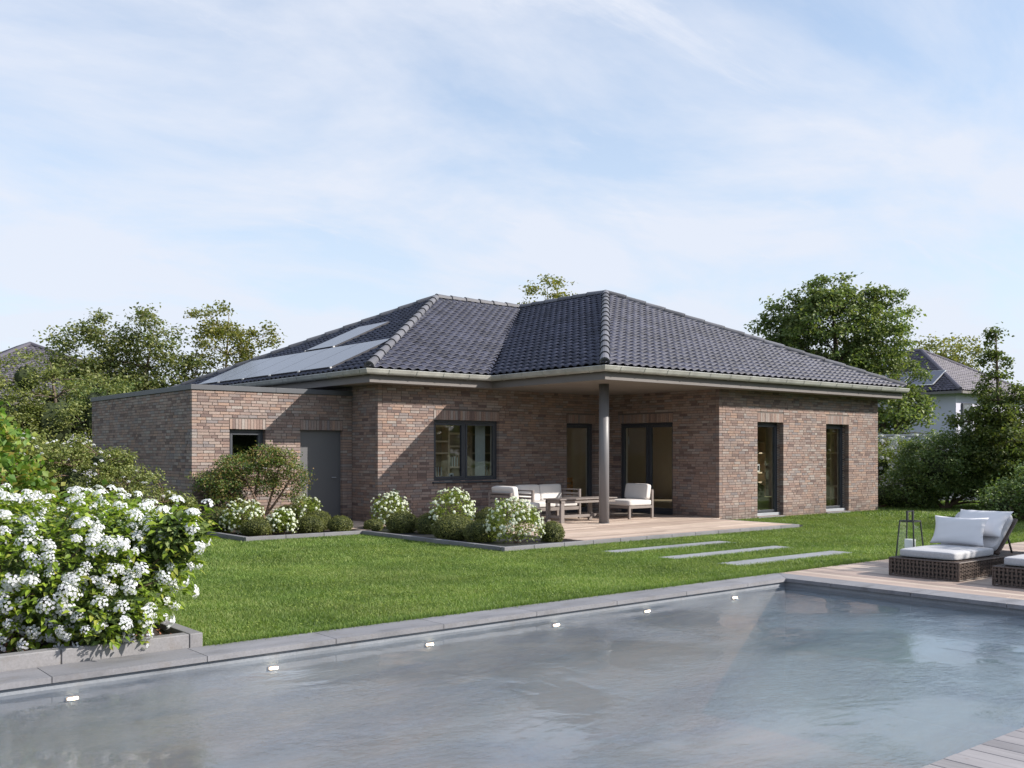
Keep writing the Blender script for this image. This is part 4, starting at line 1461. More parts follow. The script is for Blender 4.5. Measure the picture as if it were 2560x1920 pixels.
# table
t = thing('coffee_table', (15.6, 16.6, TZ), 'long grey slatted coffee table between the lounge chairs', 'table')
tx0, tx1, ty0, ty1 = 14.74, 16.52, 16.22, 16.80
yb = ty0
k = 0
while yb < ty1 - .02:
    m = MB(); m.cur = random.random(); m.box(tx0, tx1, yb, yb + .088, .592, .618); m.build('top_slat', FM, t, bevel=.003); yb += .0965
m = MB(); m.box(tx0 + .05, tx1 - .05, ty0 + .02, ty0 + .05, .515, .565); m.box(tx0 + .05, tx1 - .05, ty1 - .05, ty1 - .02, .515, .565)
m.box(tx0 + .05, tx0 + .08, ty0 + .05, ty1 - .05, .515, .59); m.box(tx1 - .08, tx1 - .05, ty0 + .05, ty1 - .05, .515, .59)
m.build('apron', FM, t, bevel=.003)
for x in (tx0 + .10, 16.14):
    for y in (ty0 + .06, ty1 - .06): leg(t, x, y, .10, .06, .59)
m = MB(); m.box(tx0 + .14, 16.1, (ty0 + ty1) / 2 - .03, (ty0 + ty1) / 2 + .03, .18, .24); m.box(16.12, 16.16, ty0 + .06, ty1 - .06, .18, .24); m.box(tx0 + .08, tx0 + .12, ty0 + .09, ty1 - .09, .18, .24)
m.build('stretcher', FM, t)

# ================================================================== loungers and lantern on the pool deck
def wicker_panel(m, P, e, s, n, W, H, dw=.034, gap=.0165, th=.006):
    """woven flat strips on a plane"""
    P = Vector(P); e = Vector(e); s = Vector(s); n = Vector(n)
    step = dw + gap
    nx = int(W / step); ny = max(2, int(H / step))
    sx = W / nx; sy = H / ny
    for i in range(nx):
        for j in range(ny):
            o = .005 if (i + j) % 2 else -.003
            c = P + e * (sx * (i + .5)) + s * (sy * (j + .5)) + n * o
            m.cur = random.random()
            m.obox(c, e, s, n, dw * .72, sy * 1.02, th)
    for j in range(ny):
        for i in range(nx):
            o = -.003 if (i + j) % 2 else .005
            c = P + e * (sx * (i + .5)) + s * (sy * (j + .5)) + n * o
            m.cur = random.random()
            m.obox(c + n * .0015, e, s, n, sx * 1.02, dw * .62, th)


def lounger(x0, x1, y0, y1, label, back=0.72):
    t = thing('sun_lounger', ((x0 + x1) / 2, (y0 + y1) / 2, 0), label, 'sun lounger', 'woven sun loungers by the pool')
    H = .235
    m = MB()
    W = x1 - x0; D = y1 - y0
    wicker_panel(m, (x0, y0, .012), (0, 1, 0), (0, 0, 1), (-1, 0, 0), D, H - .02)
    wicker_panel(m, (x0, y0, .012), (1, 0, 0), (0, 0, 1), (0, -1, 0), W, H - .02)
    wicker_panel(m, (x0, y1, .012), (1, 0, 0), (0, 0, 1), (0, 1, 0), W, H - .02)
    wicker_panel(m, (x0, y0, H), (1, 0, 0), (0, 1, 0), (0, 0, 1), W, D, .034, .010)
    for a, b in (((x0, y0, .01), (x0, y0, H)), ((x0, y1, .01), (x0, y1, H)), ((x1, y0, .01), (x1, y0, H)), ((x0, y0, H), (x1, y0, H)), ((x0, y0, H), (x0, y1, H)), ((x0, y1, H), (x1, y1, H)),
                 ((x0, y0, .01), (x1, y0, .01)), ((x0, y0, .01), (x0, y1, .01))):
        m.tube([a, b], .011, 6)
    m.build('woven_base', M['wicker'], t)
    m = MB(); m.box(x0 + .03, x1 - .03, y0 + .03, y1 - .03, .02, H - .02)
    # black box inside, shade put in so that gaps read as holes
    m.build('dark_inner_box', M['black'], t)
    hx = x0 + .10; sx = x0 + 1.24
    cushion('mattress', ((hx + sx) / 2, (y0 + y1) / 2 + .02, H + .067), I3, (sx - hx, D - .16, .12), .04, .012, M['cushion_grey'], t, cuts=10)
    ang = math.radians(38)
    L = back
    ca, sa = math.cos(ang), math.sin(ang)
    piv = Vector((sx + .02, (y0 + y1) / 2 + .02, H + .045))
    d = Vector((ca, 0, sa)); n = Vector((-sa, 0, ca))
    c = piv + d * L / 2 + n * .055
    cushion('back_mattress', c, Matrix.Rotation(-ang, 3, 'Y'), (L, D - .16, .12), .04, .010, M['cushion_grey'], t, cuts=8)
    m = MB()
    q = piv + n * -.015
    m.obox(q + d * L / 2, d, (0, 1, 0), n, L, D - .12, .022)
    m.tube([q + d * L + Vector((0, -(D - .14) / 2, 0)), q + d * L + Vector((0, (D - .14) / 2, 0))], .016, 6)
    m.tube([q + d * .02 + Vector((0, -(D - .12) / 2, 0)), q + d * L + Vector((0, -(D - .12) / 2, 0))], .014, 6)
    for k in range(26):
        cc = q + d * (L * (k + .5) / 26) - n * .012; m.cur = random.random()
        m.obox(cc, d, (0, 1, 0), n, L / 26 * .8, D - .11, .012)
    m.build('back_frame', M['wicker'], t)
    m = MB()
    for yy in (y0 + .16, y1 - .12):
        m.bar(q + d * (L * .75) + Vector((0, yy - (y0 + y1) / 2, 0)), (sx + .62, yy, H), .02)
    m.build('back_stay', M['black'], t)
    return t, piv, d, n


def pillow_obj(name, c, xa, ya, w, h, th, label, mat):
    """xa = width axis, ya = height axis"""
    xa = Vector(xa).normalized(); ya = Vector(ya).normalized(); za = xa.cross(ya).normalized()
    N = 16
    m = MB()
    def pt(i, j, sg):
        a = -1 + 2 * i / N; b = -1 + 2 * j / N
        pin = 1 + .06 * (abs(a) ** 3) * (abs(b) ** 3) - .05 * (1 - a * a) * (abs(b) ** 4) - .05 * (1 - b * b) * (abs(a) ** 4)
        f = max(0.0, (1 - a ** 4)) ** .62 * max(0.0, (1 - b ** 4)) ** .62
        wr = .010 * math.sin(14 * a + 3 * b) * (abs(a) ** 2) * (1 - a ** 4) + .008 * math.sin(11 * b - 4 * a + sg) * (abs(b) ** 2) * (1 - b ** 4)
        return Vector(c) + xa * (a * w / 2 * pin) + ya * (b * h / 2 * pin) + za * (sg * (th / 2 * f) + wr)
    for sg in (1, -1):
        for i in range(N):
            for j in range(N):
                q = [pt(i, j, sg), pt(i + 1, j, sg), pt(i + 1, j + 1, sg), pt(i, j + 1, sg)]
                m.quad(*(q if sg > 0 else q[::-1]))
    o = m.build(name, mat, loc=c, smooth=True)
    bm = bmesh.new(); bm.from_mesh(o.data); bmesh.ops.remove_doubles(bm, verts=bm.verts, dist=.0005); bm.to_mesh(o.data); bm.free()
    for p in o.data.polygons: p.use_smooth = True
    return tag(o, label, 'pillow', 'white pillows on the sun lounger')


lt, piv, dd, nn = lounger(12.44, 14.55, 6.16, 7.11, 'dark woven sun lounger with grey mattress and two white pillows beside the lantern')
lounger(12.44, 14.55, 4.80, 5.73, 'second dark woven sun lounger cut off by the right edge of the picture')
yc = 6.655
pillow_obj('pillow', tuple(Vector((13.52, yc + .04, .235 + .128 + .205))), (0, -1, 0.0), (.45, 0.04, 1), .72, .40, .13, 'front white rectangular pillow on the lounger mattress', M['pillow'])
pillow_obj('pillow', tuple(piv + dd * .34 + nn * .20 + Vector((-.0, -.10, .02))), (0, -1, 0.0), (.75, -.06, .75), .70, .46, .15, 'rear white pillow leaning on the raised lounger back', M['pillow'])

lx, ly = 13.98, 7.66
lan = thing('lantern', (lx, ly, 0), 'tall black metal lantern with glass sides and a white candle behind the lounger', 'lantern')
b, tp, hb = .150, .105, .63
cb = [(lx + sx * b, ly + sy * b, 0.012) for sx, sy in ((-1, -1), (1, -1), (1, 1), (-1, 1))]
ct = [(lx + sx * tp, ly + sy * tp, hb) for sx, sy in ((-1, -1), (1, -1), (1, 1), (-1, 1))]
for k in range(4):
    m = MB(); m.bar(cb[k], ct[k], .016, .016); m.build('post', M['black'], lan)
m = MB()
for k in range(4):
    m.bar(cb[k], cb[(k + 1) % 4], .016); m.bar(ct[k], ct[(k + 1) % 4], .022)
m.build('frame', M['black'], lan)
m = MB(); m.box(lx - b, lx + b, ly - b, ly + b, .002, .012); m.build('base_plate', M['black'], lan)
for k in range(4):
    a0_, a1_ = Vector(cb[k]), Vector(cb[(k + 1) % 4]); b0_, b1_ = Vector(ct[k]), Vector(ct[(k + 1) % 4])
    m = MB(); m.quad(a0_.lerp(a1_, .05), a0_.lerp(a1_, .95), b0_.lerp(b1_, .95), b0_.lerp(b1_, .05)); o = m.build('glass_side', M['lantern_glass'], lan)
    s_ = o.modifiers.new('solid', 'SOLIDIFY'); s_.thickness = .003
m = MB()
m.box(lx - .095, lx - .065, ly - .012, ly + .012, hb, hb + .155); m.box(lx + .065, lx + .095, ly - .012, ly + .012, hb, hb + .155); m.box(lx - .092, lx + .092, ly - .006, ly + .006, hb + .135, hb + .151)
m.build('handle', M['black'], lan)
cd = MB(); cd.tube([(lx, ly, .013), (lx, ly, .36)], .078, 24)
o = cd.build('candle', M['candle'], loc=(lx, ly, .013)); tag(o, 'thick white pillar candle standing inside the lantern', 'candle')
for p in o.data.polygons: p.use_smooth = len(p.vertices) == 4

# ================================================================== VEGETATION
def unit_rand(n):
    v = rng.normal(size=(n, 3)); return v / np.linalg.norm(v, axis=1, keepdims=True)


def leaf_arrays(pos, L, W, nrm=None, up=0.5, hexa=False, droop=.0, dirs=None):
    """two triangle folded leaves (or four triangle pointed ones)"""
    n = len(pos)
    N = unit_rand(n)
    N[:, 2] = np.abs(N[:, 2]) + up
    if nrm is not None: N = N + nrm
    N /= np.linalg.norm(N, axis=1, keepdims=True)
    T = unit_rand(n) if dirs is None else dirs + .45 * unit_rand(n)
    T = T - (T * N).sum(1, keepdims=True) * N
    T /= np.linalg.norm(T, axis=1, keepdims=True) + 1e-9
    S = np.cross(N, T)
    k = rng.uniform(.7, 1.25, (n, 1))
    L = L * k; W = W * k
    if not hexa:
        V = np.stack([pos, pos + T * L * .45 + S * W * .5 + N * W * .12, pos + T * L - N * L * droop, pos + T * L * .45 - S * W * .5 + N * W * .12], 1).reshape(-1, 3)
        b = (np.arange(n) * 4)[:, None]
        F = np.concatenate([b + np.array([[0, 1, 2]]), b + np.array([[0, 2, 3]])], 1).reshape(-1, 3)
        r = np.repeat(rng.random(n), 2)
    else:
        V = np.stack([pos, pos + T * L * .30 + S * W * .48 + N * W * .14, pos + T * L * .30 - S * W * .48 + N * W * .14, pos + T * L * .62 + S * W * .36 + N * (W * .10 - L * droop * .4),
                      pos + T * L * .62 - S * W * .36 + N * (W * .10 - L * droop * .4), pos + T * L - N * L * droop, pos + T * L * .35 - N * W * .02, pos + T * L * .66 - N * L * droop * .5], 1).reshape(-1, 3)
        b = (np.arange(n) * 8)[:, None]
        Q = [[0, 1, 6], [1, 3, 6], [3, 7, 6], [3, 5, 7], [0, 6, 2], [2, 6, 4], [6, 7, 4], [4, 7, 5]]
        F = np.concatenate([b + np.array([q]) for q in Q], 1).reshape(-1, 3)
        r = np.repeat(rng.random(n), 8)
    return V, F, r


def join_arr(lst):
    V = []; F = []; R = []; o = 0
    for v, f, r in lst:
        V.append(v); F.append(f + o); R.append(r); o += len(v)
    return np.concatenate(V), np.concatenate(F), np.concatenate(R)


def in_ellipsoid(n, c, r, shell=.0):
    d = unit_rand(n)
    rad = rng.random(n) ** (1 / 3)
    rad = shell + (1 - shell) * rad
    return np.array(c) + d * rad[:, None] * np.array(r)


def bent(m, a, b, r0, r1, n=5, k=5, sag=.12):
    a = Vector(a); b = Vector(b); L = (b - a).length
    off = Vector((random.uniform(-1, 1), random.uniform(-1, 1), random.uniform(.2, 1))) * L * sag
    pts = []; rs = []
    for i in range(k + 1):
        t = i / k
        pts.append(a.lerp(b, t) + off * math.sin(PI * t) + Vector((random.uniform(-1, 1), random.uniform(-1, 1), random.uniform(-1, 1))) * L * .02 * (0 < i < k))
        rs.append(r0 + (r1 - r0) * t)
    m.tube(pts, rs, n, cap=False)


def tree(name, label, cat, base, lobes, nclus, nleaf, rc, leafL, mat, bark, r0=.16, fork=.35, flat=.6, group=None, shell=.35, core=0.0, minz=None, leafW=.62, stems=1, up=.35):
    """lobes: (cx, cy, cz, rx, ry, rz); crown made of leaf clusters that sit on real twigs"""
    t = thing(name, (base[0], base[1], 0), label, cat, group)
    vol = np.array([l[3] * l[4] * l[5] for l in lobes]); vol = vol / vol.sum()
    m = MB()
    top = max(l[2] + l[5] * .55 for l in lobes)
    hubs = []
    for s in range(stems):
        ox, oy = (0, 0) if stems == 1 else (random.uniform(-.12, .12) * stems ** .5, random.uniform(-.12, .12) * stems ** .5)
        main = lobes[s % len(lobes)] if stems > 1 else lobes[0]
        p0 = Vector((base[0] + ox, base[1] + oy, -.05)); p1 = Vector((main[0], main[1], top if stems == 1 else main[2] + main[5] * .4))
        K = 8; pts = []; rs = []
        wob = Vector((random.uniform(-1, 1), random.uniform(-1, 1), 0)) * .05 * top
        for i in range(K + 1):
            q = i / K
            p = p0.lerp(p1, q) + wob * math.sin(PI * q * 1.3)
            pts.append(p); rs.append(r0 * (1 - q) ** .8 + .012)
        m.tube(pts, rs, 8, cap=False)
        hubs += [(pts[i], rs[i]) for i in range(int(K * fork), K + 1)]
    lh = []
    for l in lobes:
        c = Vector((l[0], l[1], l[2] - l[5] * .15))
        h = min(hubs, key=lambda q: (q[0] - c).length + max(0, q[0].z - c.z) * 3)
        if (h[0] - c).length > .25 * min(l[3], l[5]):
            bent(m, h[0], c, h[1] * .6, max(.015, h[1] * .28), 6)
        lh.append((c, max(.015, h[1] * .28)))
        for i in range(3): lh.append((h[0].lerp(c, .4 + .2 * i), h[1] * .4))
    arr = []
    for l, w in zip(lobes, vol):
        n = max(7 if nclus > 60 else 3, int(nclus * w))
        C = in_ellipsoid(n, l[:3], l[3:6], shell)
        if minz is not None: C[:, 2] = np.maximum(C[:, 2], minz + .1 * rng.random(n))
        for c in C:
            cv = Vector(c)
            h = min(hubs + lh, key=lambda q: (q[0] - cv).length + max(0, q[0].z - cv.z) * 1.5)
            bent(m, h[0], cv, min(h[1] * .5, .05 * r0 / .16 + .006), .005, 4, 4, .10)
            k = max(6, int(nleaf * rng.uniform(.5, 1.4)))
            g_ = rng.normal(size=(k, 3)) * np.array([rc, rc, rc * flat]) * rng.uniform(.7, 1.25)
            arr.append(c + g_)
    P = np.concatenate(arr)
    if minz is not None: P = P[P[:, 2] > minz - .1]
    m.build('trunk', bark, t, smooth=True)
    V, F, r = leaf_arrays(P, leafL, leafL * leafW, up=up, droop=.1)
    np_mesh('crown', V, F, r, mat, t)
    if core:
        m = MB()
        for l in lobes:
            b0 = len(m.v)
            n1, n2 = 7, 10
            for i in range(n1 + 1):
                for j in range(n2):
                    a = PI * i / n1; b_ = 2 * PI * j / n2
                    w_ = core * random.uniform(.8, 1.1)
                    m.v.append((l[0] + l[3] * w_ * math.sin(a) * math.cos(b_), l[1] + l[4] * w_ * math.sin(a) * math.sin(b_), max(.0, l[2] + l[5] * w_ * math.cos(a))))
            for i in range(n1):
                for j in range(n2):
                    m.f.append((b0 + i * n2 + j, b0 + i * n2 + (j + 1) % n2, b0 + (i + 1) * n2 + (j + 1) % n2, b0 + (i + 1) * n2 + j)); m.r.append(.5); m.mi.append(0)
        m.build('shade_core', M['core'], t)  # solid dark core, shade inside the crown put into its colour
    return t


BK, BL = M['bark'], M['bark_light']
# trees behind, left
tree('deciduous_tree', 'broad green tree behind the left end of the garage roof, widest crown on the left', 'tree', (14.2, 41.5),
     [(14.6, 41.2, 5.6, 1.3, 1.3, 1.9), (12.3, 42.2, 5.6, 1.4, 1.3, 1.4), (13.3, 41.5, 4.2, 1.9, 1.6, 1.2), (16.1, 40.4, 4.6, 1.1, 1.0, 1.0), (12.9, 41.6, 6.5, .7, .7, .7)], 190, 105, .26, .15, M['leaf_left'], BK, .14, .3, group='trees behind the garden')
tree('light_tree', 'slender airy yellow green tree rising above the solar panels', 'tree', (17.5, 40.0),
     [(17.4, 40.1, 5.9, 1.3, 1.3, 1.1), (16.9, 40.4, 7.3, .9, .8, .7), (18.7, 39.4, 6.6, .7, .7, .5), (16.4, 40.7, 5.1, .8, .8, .7), (18.5, 39.5, 5.2, .8, .8, .5), (19.1, 39.1, 4.8, .5, .5, .4)], 115, 58, .19, .14, M['leaf_yellow'], BL, .11, .35, group='trees behind the garden')
tree('light_tree', 'top of an airy yellow green tree just above the middle of the ridge', 'tree', (41.0, 46.4),
     [(40.3, 45.5, 11.0, 1.9, 1.9, 1.25), (42.5, 44.2, 10.3, 1.1, 1.1, .8), (39.6, 46.2, 9.6, 1.4, 1.4, 1.0), (41, 45.4, 8.5, 2.2, 2.2, 1.6)], 90, 52, .28, .19, M['leaf_yellow'], BL, .2, .4, group='trees behind the garden')
tree('large_tree', 'large dense dark green tree behind the right half of the roof', 'tree', (39.3, 24.4),
     [(38.7, 24.9, 6.6, 2.5, 2.5, 2.3), (37.6, 26.3, 6.6, 1.7, 1.5, 1.7), (39.7, 23.4, 6.9, 1.7, 1.6, 1.8), (38.6, 25.0, 8.5, 1.6, 1.6, .9), (40.6, 23.2, 4.4, 1.8, 1.6, 1.7), (40.4, 22.8, 2.7, 1.6, 1.5, 1.4), (37.2, 26.9, 7.9, .7, .7, .7), (39.9, 23.1, 8.5, .8, .8, .6)],
     640, 62, .19, .17, M['leaf_maple'], BK, .26, .25, group='trees behind the garden', shell=.40)
tree('small_tree', 'small pale airy tree far behind the neighbouring white house', 'tree', (79.0, 40.4),
     [(78.3, 39.8, 9.9, 2.4, 2.4, 1.3), (79.8, 38.4, 9.0, 1.8, 1.8, 1.1), (77.0, 41.0, 9.0, 1.6, 1.6, .9), (78.5, 40, 7.5, 2.2, 2.2, 1.2)], 80, 50, .36, .26, M['leaf_yellow'], BL, .2, .3, group='trees behind the garden')
# dark mass left of the garage
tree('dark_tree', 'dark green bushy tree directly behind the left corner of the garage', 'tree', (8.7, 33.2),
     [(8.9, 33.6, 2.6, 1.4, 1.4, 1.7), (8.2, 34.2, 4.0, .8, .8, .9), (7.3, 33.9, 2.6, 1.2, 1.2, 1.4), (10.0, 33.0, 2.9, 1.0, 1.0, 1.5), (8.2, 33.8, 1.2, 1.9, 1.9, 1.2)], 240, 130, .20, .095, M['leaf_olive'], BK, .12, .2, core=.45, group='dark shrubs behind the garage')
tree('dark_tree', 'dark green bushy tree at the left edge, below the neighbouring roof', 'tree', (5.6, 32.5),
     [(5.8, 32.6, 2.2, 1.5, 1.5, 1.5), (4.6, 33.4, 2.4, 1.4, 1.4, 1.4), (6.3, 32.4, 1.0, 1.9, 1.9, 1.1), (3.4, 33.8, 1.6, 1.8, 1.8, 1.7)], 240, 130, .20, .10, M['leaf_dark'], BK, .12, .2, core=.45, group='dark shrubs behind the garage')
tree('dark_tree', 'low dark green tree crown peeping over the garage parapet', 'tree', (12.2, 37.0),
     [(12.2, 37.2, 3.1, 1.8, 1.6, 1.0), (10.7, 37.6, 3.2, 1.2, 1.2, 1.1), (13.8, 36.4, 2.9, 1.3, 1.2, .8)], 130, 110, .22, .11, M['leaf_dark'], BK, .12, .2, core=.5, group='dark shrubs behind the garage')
# white flowering bush against the garage side and big leaved shrub
tree('flowering_shrub', 'green shrub with scattered small white flowers leaning on the garage side wall', 'shrub', (5.7, 18.7),
     [(5.2, 18.6, 1.05, .95, .9, .85), (6.0, 18.0, .75, .9, .8, .6), (4.4, 19.2, 1.1, .9, .9, .9), (6.55, 17.7, .62, .45, .4, .32), (5.6, 18.4, 1.5, .5, .5, .35)], 340, 140, .095, .052, M['leaf_olive'], M['twig'], .03, .1, core=.3, stems=5, minz=.0)
tree('big_leaf_shrub', 'tall shrub with large light green leaves at the left edge of the picture', 'shrub', (2.6, 15.6),
     [(2.9, 15.6, 1.55, .75, .7, .75), (2.2, 16.0, 1.2, .9, .8, .9), (3.3, 15.0, .95, .6, .55, .7), (3.75, 14.9, .6, .45, .4, .5)], 230, 42, .16, .115, M['leaf_big'], M['twig'], .035, .1, core=.3, stems=4, leafW=.78, minz=.0, up=.1)
# right side shrubs
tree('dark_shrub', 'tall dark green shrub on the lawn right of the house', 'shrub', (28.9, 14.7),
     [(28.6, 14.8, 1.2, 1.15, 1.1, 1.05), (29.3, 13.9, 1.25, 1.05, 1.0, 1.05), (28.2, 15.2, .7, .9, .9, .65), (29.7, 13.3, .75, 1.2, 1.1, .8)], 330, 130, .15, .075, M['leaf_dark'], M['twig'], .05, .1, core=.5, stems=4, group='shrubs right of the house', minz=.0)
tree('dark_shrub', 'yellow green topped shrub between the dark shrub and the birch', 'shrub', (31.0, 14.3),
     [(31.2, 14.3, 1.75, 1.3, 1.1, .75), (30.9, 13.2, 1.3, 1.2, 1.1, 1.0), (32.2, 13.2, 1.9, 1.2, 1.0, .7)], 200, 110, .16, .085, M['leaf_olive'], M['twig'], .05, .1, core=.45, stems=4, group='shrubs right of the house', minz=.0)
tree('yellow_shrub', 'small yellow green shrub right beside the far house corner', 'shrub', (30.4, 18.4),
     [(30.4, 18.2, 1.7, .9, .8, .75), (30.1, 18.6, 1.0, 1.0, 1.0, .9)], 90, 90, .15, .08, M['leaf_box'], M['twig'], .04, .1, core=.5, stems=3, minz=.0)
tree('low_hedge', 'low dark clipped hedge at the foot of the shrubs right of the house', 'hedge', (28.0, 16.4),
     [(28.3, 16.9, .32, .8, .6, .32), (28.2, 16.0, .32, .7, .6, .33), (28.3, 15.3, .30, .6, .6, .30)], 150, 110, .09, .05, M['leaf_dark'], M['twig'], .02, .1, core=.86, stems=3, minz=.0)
tree('birch', 'tall slim leafy tree with visible branches at the right edge of the picture', 'tree', (29.26, 13.35),
     [(29.26, 13.35, 4.15, .42, .42, .50), (29.21, 13.40, 4.85, .22, .22, .42), (29.26, 13.35, 3.45, .66, .66, .50), (29.31, 13.30, 2.8, .90, .85, .50), (29.41, 13.20, 2.1, 1.15, 1.05, .55), (28.61, 14.10, 2.55, .42, .38, .20), (29.51, 13.00, 1.3, 1.3, 1.2, .7), (29.91, 12.50, 3.2, .5, .5, .45)],
     360, 52, .12, .11, M['leaf_birch'], BK, .09, .12, shell=.25)
tree('dark_shrub', 'dark low shrub beneath the birch behind the sun loungers', 'shrub', (25.4, 10.6),
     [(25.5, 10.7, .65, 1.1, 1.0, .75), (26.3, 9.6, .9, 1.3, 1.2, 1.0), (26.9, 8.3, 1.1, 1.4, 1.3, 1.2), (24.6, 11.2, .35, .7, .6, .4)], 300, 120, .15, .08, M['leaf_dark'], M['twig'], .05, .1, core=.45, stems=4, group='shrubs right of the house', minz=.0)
# trees right of the picture: they cast the dappled shade on lawn and deck
tree('garden_tree', 'garden tree standing right of the pool deck, outside the picture', 'tree', (19.6, .4),
     [(19.3, .6, 4.2, 1.7, 1.5, 1.3), (20.2, 1.6, 3.7, 1.2, 1.1, 1.0)], 85, 60, .26, .15, M['leaf_maple'], BK, .12, .3)
for k, (x, y, h) in enumerate(((33, -14, 6.5), (41, -10, 8.0), (50, -6, 7.5), (25, -20, 7.0), (60, 0, 8.5), (14, -24, 7.5), (-30, 2, 7), (-34, 14, 8), (-26, 25, 7), (2, -26, 7.5))):
    tree('far_garden_tree', 'broad leafy garden tree outside the picture, seen only as a reflection', 'tree', (x, y),
         [(x, y, h * .55, h * .42, h * .42, h * .42), (x + 1.5, y + 1.8, h * .36, h * .40, h * .40, h * .34), (x - 1.7, y - 1.5, h * .36, h * .40, h * .40, h * .34)], 90, 40, .45, .38, M['leaf_maple'], BK, .2, .2, group='trees outside the picture', core=.7)
tree('garden_tree', 'second garden tree further right, outside the picture', 'tree', (29.0, 3.0),
     [(28.8, 3.0, 4.6, 2.2, 2.0, 1.6), (27.2, 4.2, 3.9, 1.6, 1.4, 1.2)], 120, 70, .3, .17, M['leaf_maple'], BK, .15, .3)

# flower meshes
def floret_head(rad, nf, petal, dome=.5, seed=0):
    rs = np.random.default_rng(seed)
    V = []; F = []; R = []
    for k in range(nf):
        a = k * 2.39996 + rs.uniform(-.3, .3); q = math.sqrt((k + .5) / nf)
        x, y = rad * q * math.cos(a), rad * q * math.sin(a); z = rad * dome * (1 - q * q) + rs.uniform(-.1, .1) * rad * .4
        n = Vector((x * 1.1, y * 1.1, rad * .9)).normalized() + Vector(rs.uniform(-.3, .3, 3)); n.normalize()
        t = n.cross(Vector((rs.uniform(-1, 1), rs.uniform(-1, 1), .1))).normalized(); s = n.cross(t)
        c = Vector((x, y, z))
        rr = rs.random()
        for j in range(5):
            an = 2 * PI * j / 5
            d = t * math.cos(an) + s * math.sin(an); w = t * -math.sin(an) + s * math.cos(an)
            b = len(V)
            V += [tuple(c), tuple(c + d * petal * .62 + w * petal * .40 + n * petal * .10), tuple(c + d * petal + n * petal * .02), tuple(c + d * petal * .62 - w * petal * .40 + n * petal * .10)]
            F += [(b, b + 1, b + 2, b + 3)]; R.append(rr)
    return V, F, R


def head_mesh(name, args, mat):
    V, F, R = floret_head(*args)
    me = bpy.data.meshes.new(name); me.from_pydata(V, [], F)
    at = me.attributes.new('rnd', 'FLOAT', 'FACE'); at.data.foreach_set('value', np.array(R, dtype=np.float32))
    me.materials.append(mat)
    return me


BIG = [head_mesh('flower_head', (.072, 17 + 3 * k, .0165, .55, k), M['petal']) for k in range(5)]
SMALL = [head_mesh('flower_head', (.024, 13, .0125, .9, 20 + k), M['petal_cream']) for k in range(4)]


def put_head(mesh, p, n, parent, sc):
    o = bpy.data.objects.new('flower_head', mesh); COL.objects.link(o)
    o.parent = parent
    o.location = Vector(p) - wloc(parent)
    q = Vector(n).to_track_quat('Z', 'Y') @ Quaternion((0, 0, 1), random.uniform(0, 6.28))
    o.rotation_mode = 'QUATERNION'; o.rotation_quaternion = q
    o.scale = (sc, sc, sc)


def surf_points(lobes, n, zmin=.08, view=None, upb=.0):
    """points on the outside of a union of ellipsoids, mostly the side seen from the garden"""
    out = []
    L = np.array(lobes)
    w = (L[:, 3] * L[:, 5]); w = w / w.sum()
    tries = 0
    while len(out) < n and tries < n * 60:
        tries += 1
        l = L[rng.choice(len(L), p=w)]
        d = unit_rand(1)[0]
        if upb and d[2] < -.2 and rng.random() < upb: continue
        p = l[:3] + d * l[3:6]
        nn_ = d / l[3:6]; nn_ = nn_ / np.linalg.norm(nn_)
        if p[2] < zmin: continue
        if view is not None:
            v = view - p; v = v / np.linalg.norm(v)
            if (nn_ * v).sum() < -.15: continue
        ins = False
        for k in L:
            if (((p - k[:3]) / k[3:6]) ** 2).sum() < .93: ins = True; break
        if ins: continue
        if any(((p - q[0]) ** 2).sum() < (.02) ** 2 for q in out[-40:]): continue
        out.append((p, nn_))
    return out


# the large flowering bush in the foreground
FB = [(2.62, 8.34, .30, .42, .30, .24), (3.22, 8.45, .95, .30, .26, .20), (2.62, 9.05, .66, .92, .78, .58), (1.80, 9.75, .70, 1.05, .9, .60), (3.16, 8.72, .78, .40, .36, .30), (2.45, 8.75, .45, .62, .50, .42), (1.0, 10.2, .72, 1.0, 1.0, .6), (2.9, 9.5, .78, .6, .6, .42)]
fb = thing('flowering_bush', (2.4, 9.2, .06), 'large foreground bush covered in white flower heads hanging over the raised planter', 'flowering bush')
m_ = MB()
for k in range(70):
    p = surf_points(FB, 1, .25)[0][0] * .93 + np.array([2.3, 9.2, .3]) * .07
    bent(m_, (2.2 + random.uniform(-.35, .35), 9.25 + random.uniform(-.3, .3), .05), p, .012, .003, 5, 6, .06)
m_.build('stems', M['twig'], fb, smooth=True)
vp = np.array([.0, 0.0, 1.65])
heads = surf_points(FB, 560, .10, vp, .3)
heads.sort(key=lambda q: float(((q[0] - vp) ** 2).sum()))
rest = []
hk = 0
allp = []; alln = []
for p, n in heads:
    n2 = n + np.array([0, 0, .40]) + rng.normal(size=3) * .28 + (vp - p) / np.linalg.norm(vp - p) * .25; n2 /= np.linalg.norm(n2)
    q = p + n * rng.uniform(-.14, .13)
    sc = rng.uniform(.50, 1.02)
    hk += 1
    if hk <= 300: put_head(BIG[int(rng.integers(5))], q, n2, fb, sc)
    else: rest.append((BIG[int(rng.integers(5))], q, n2, sc))
    # a ring of leaves below each head
    for j in range(7):
        a = rng.uniform(0, 6.28)
        allp.append(q - n2 * rng.uniform(.03, .09)); alln.append(np.array([math.cos(a), math.sin(a), -.15]))
RV = []; RF = []; RR = []; ro = 0
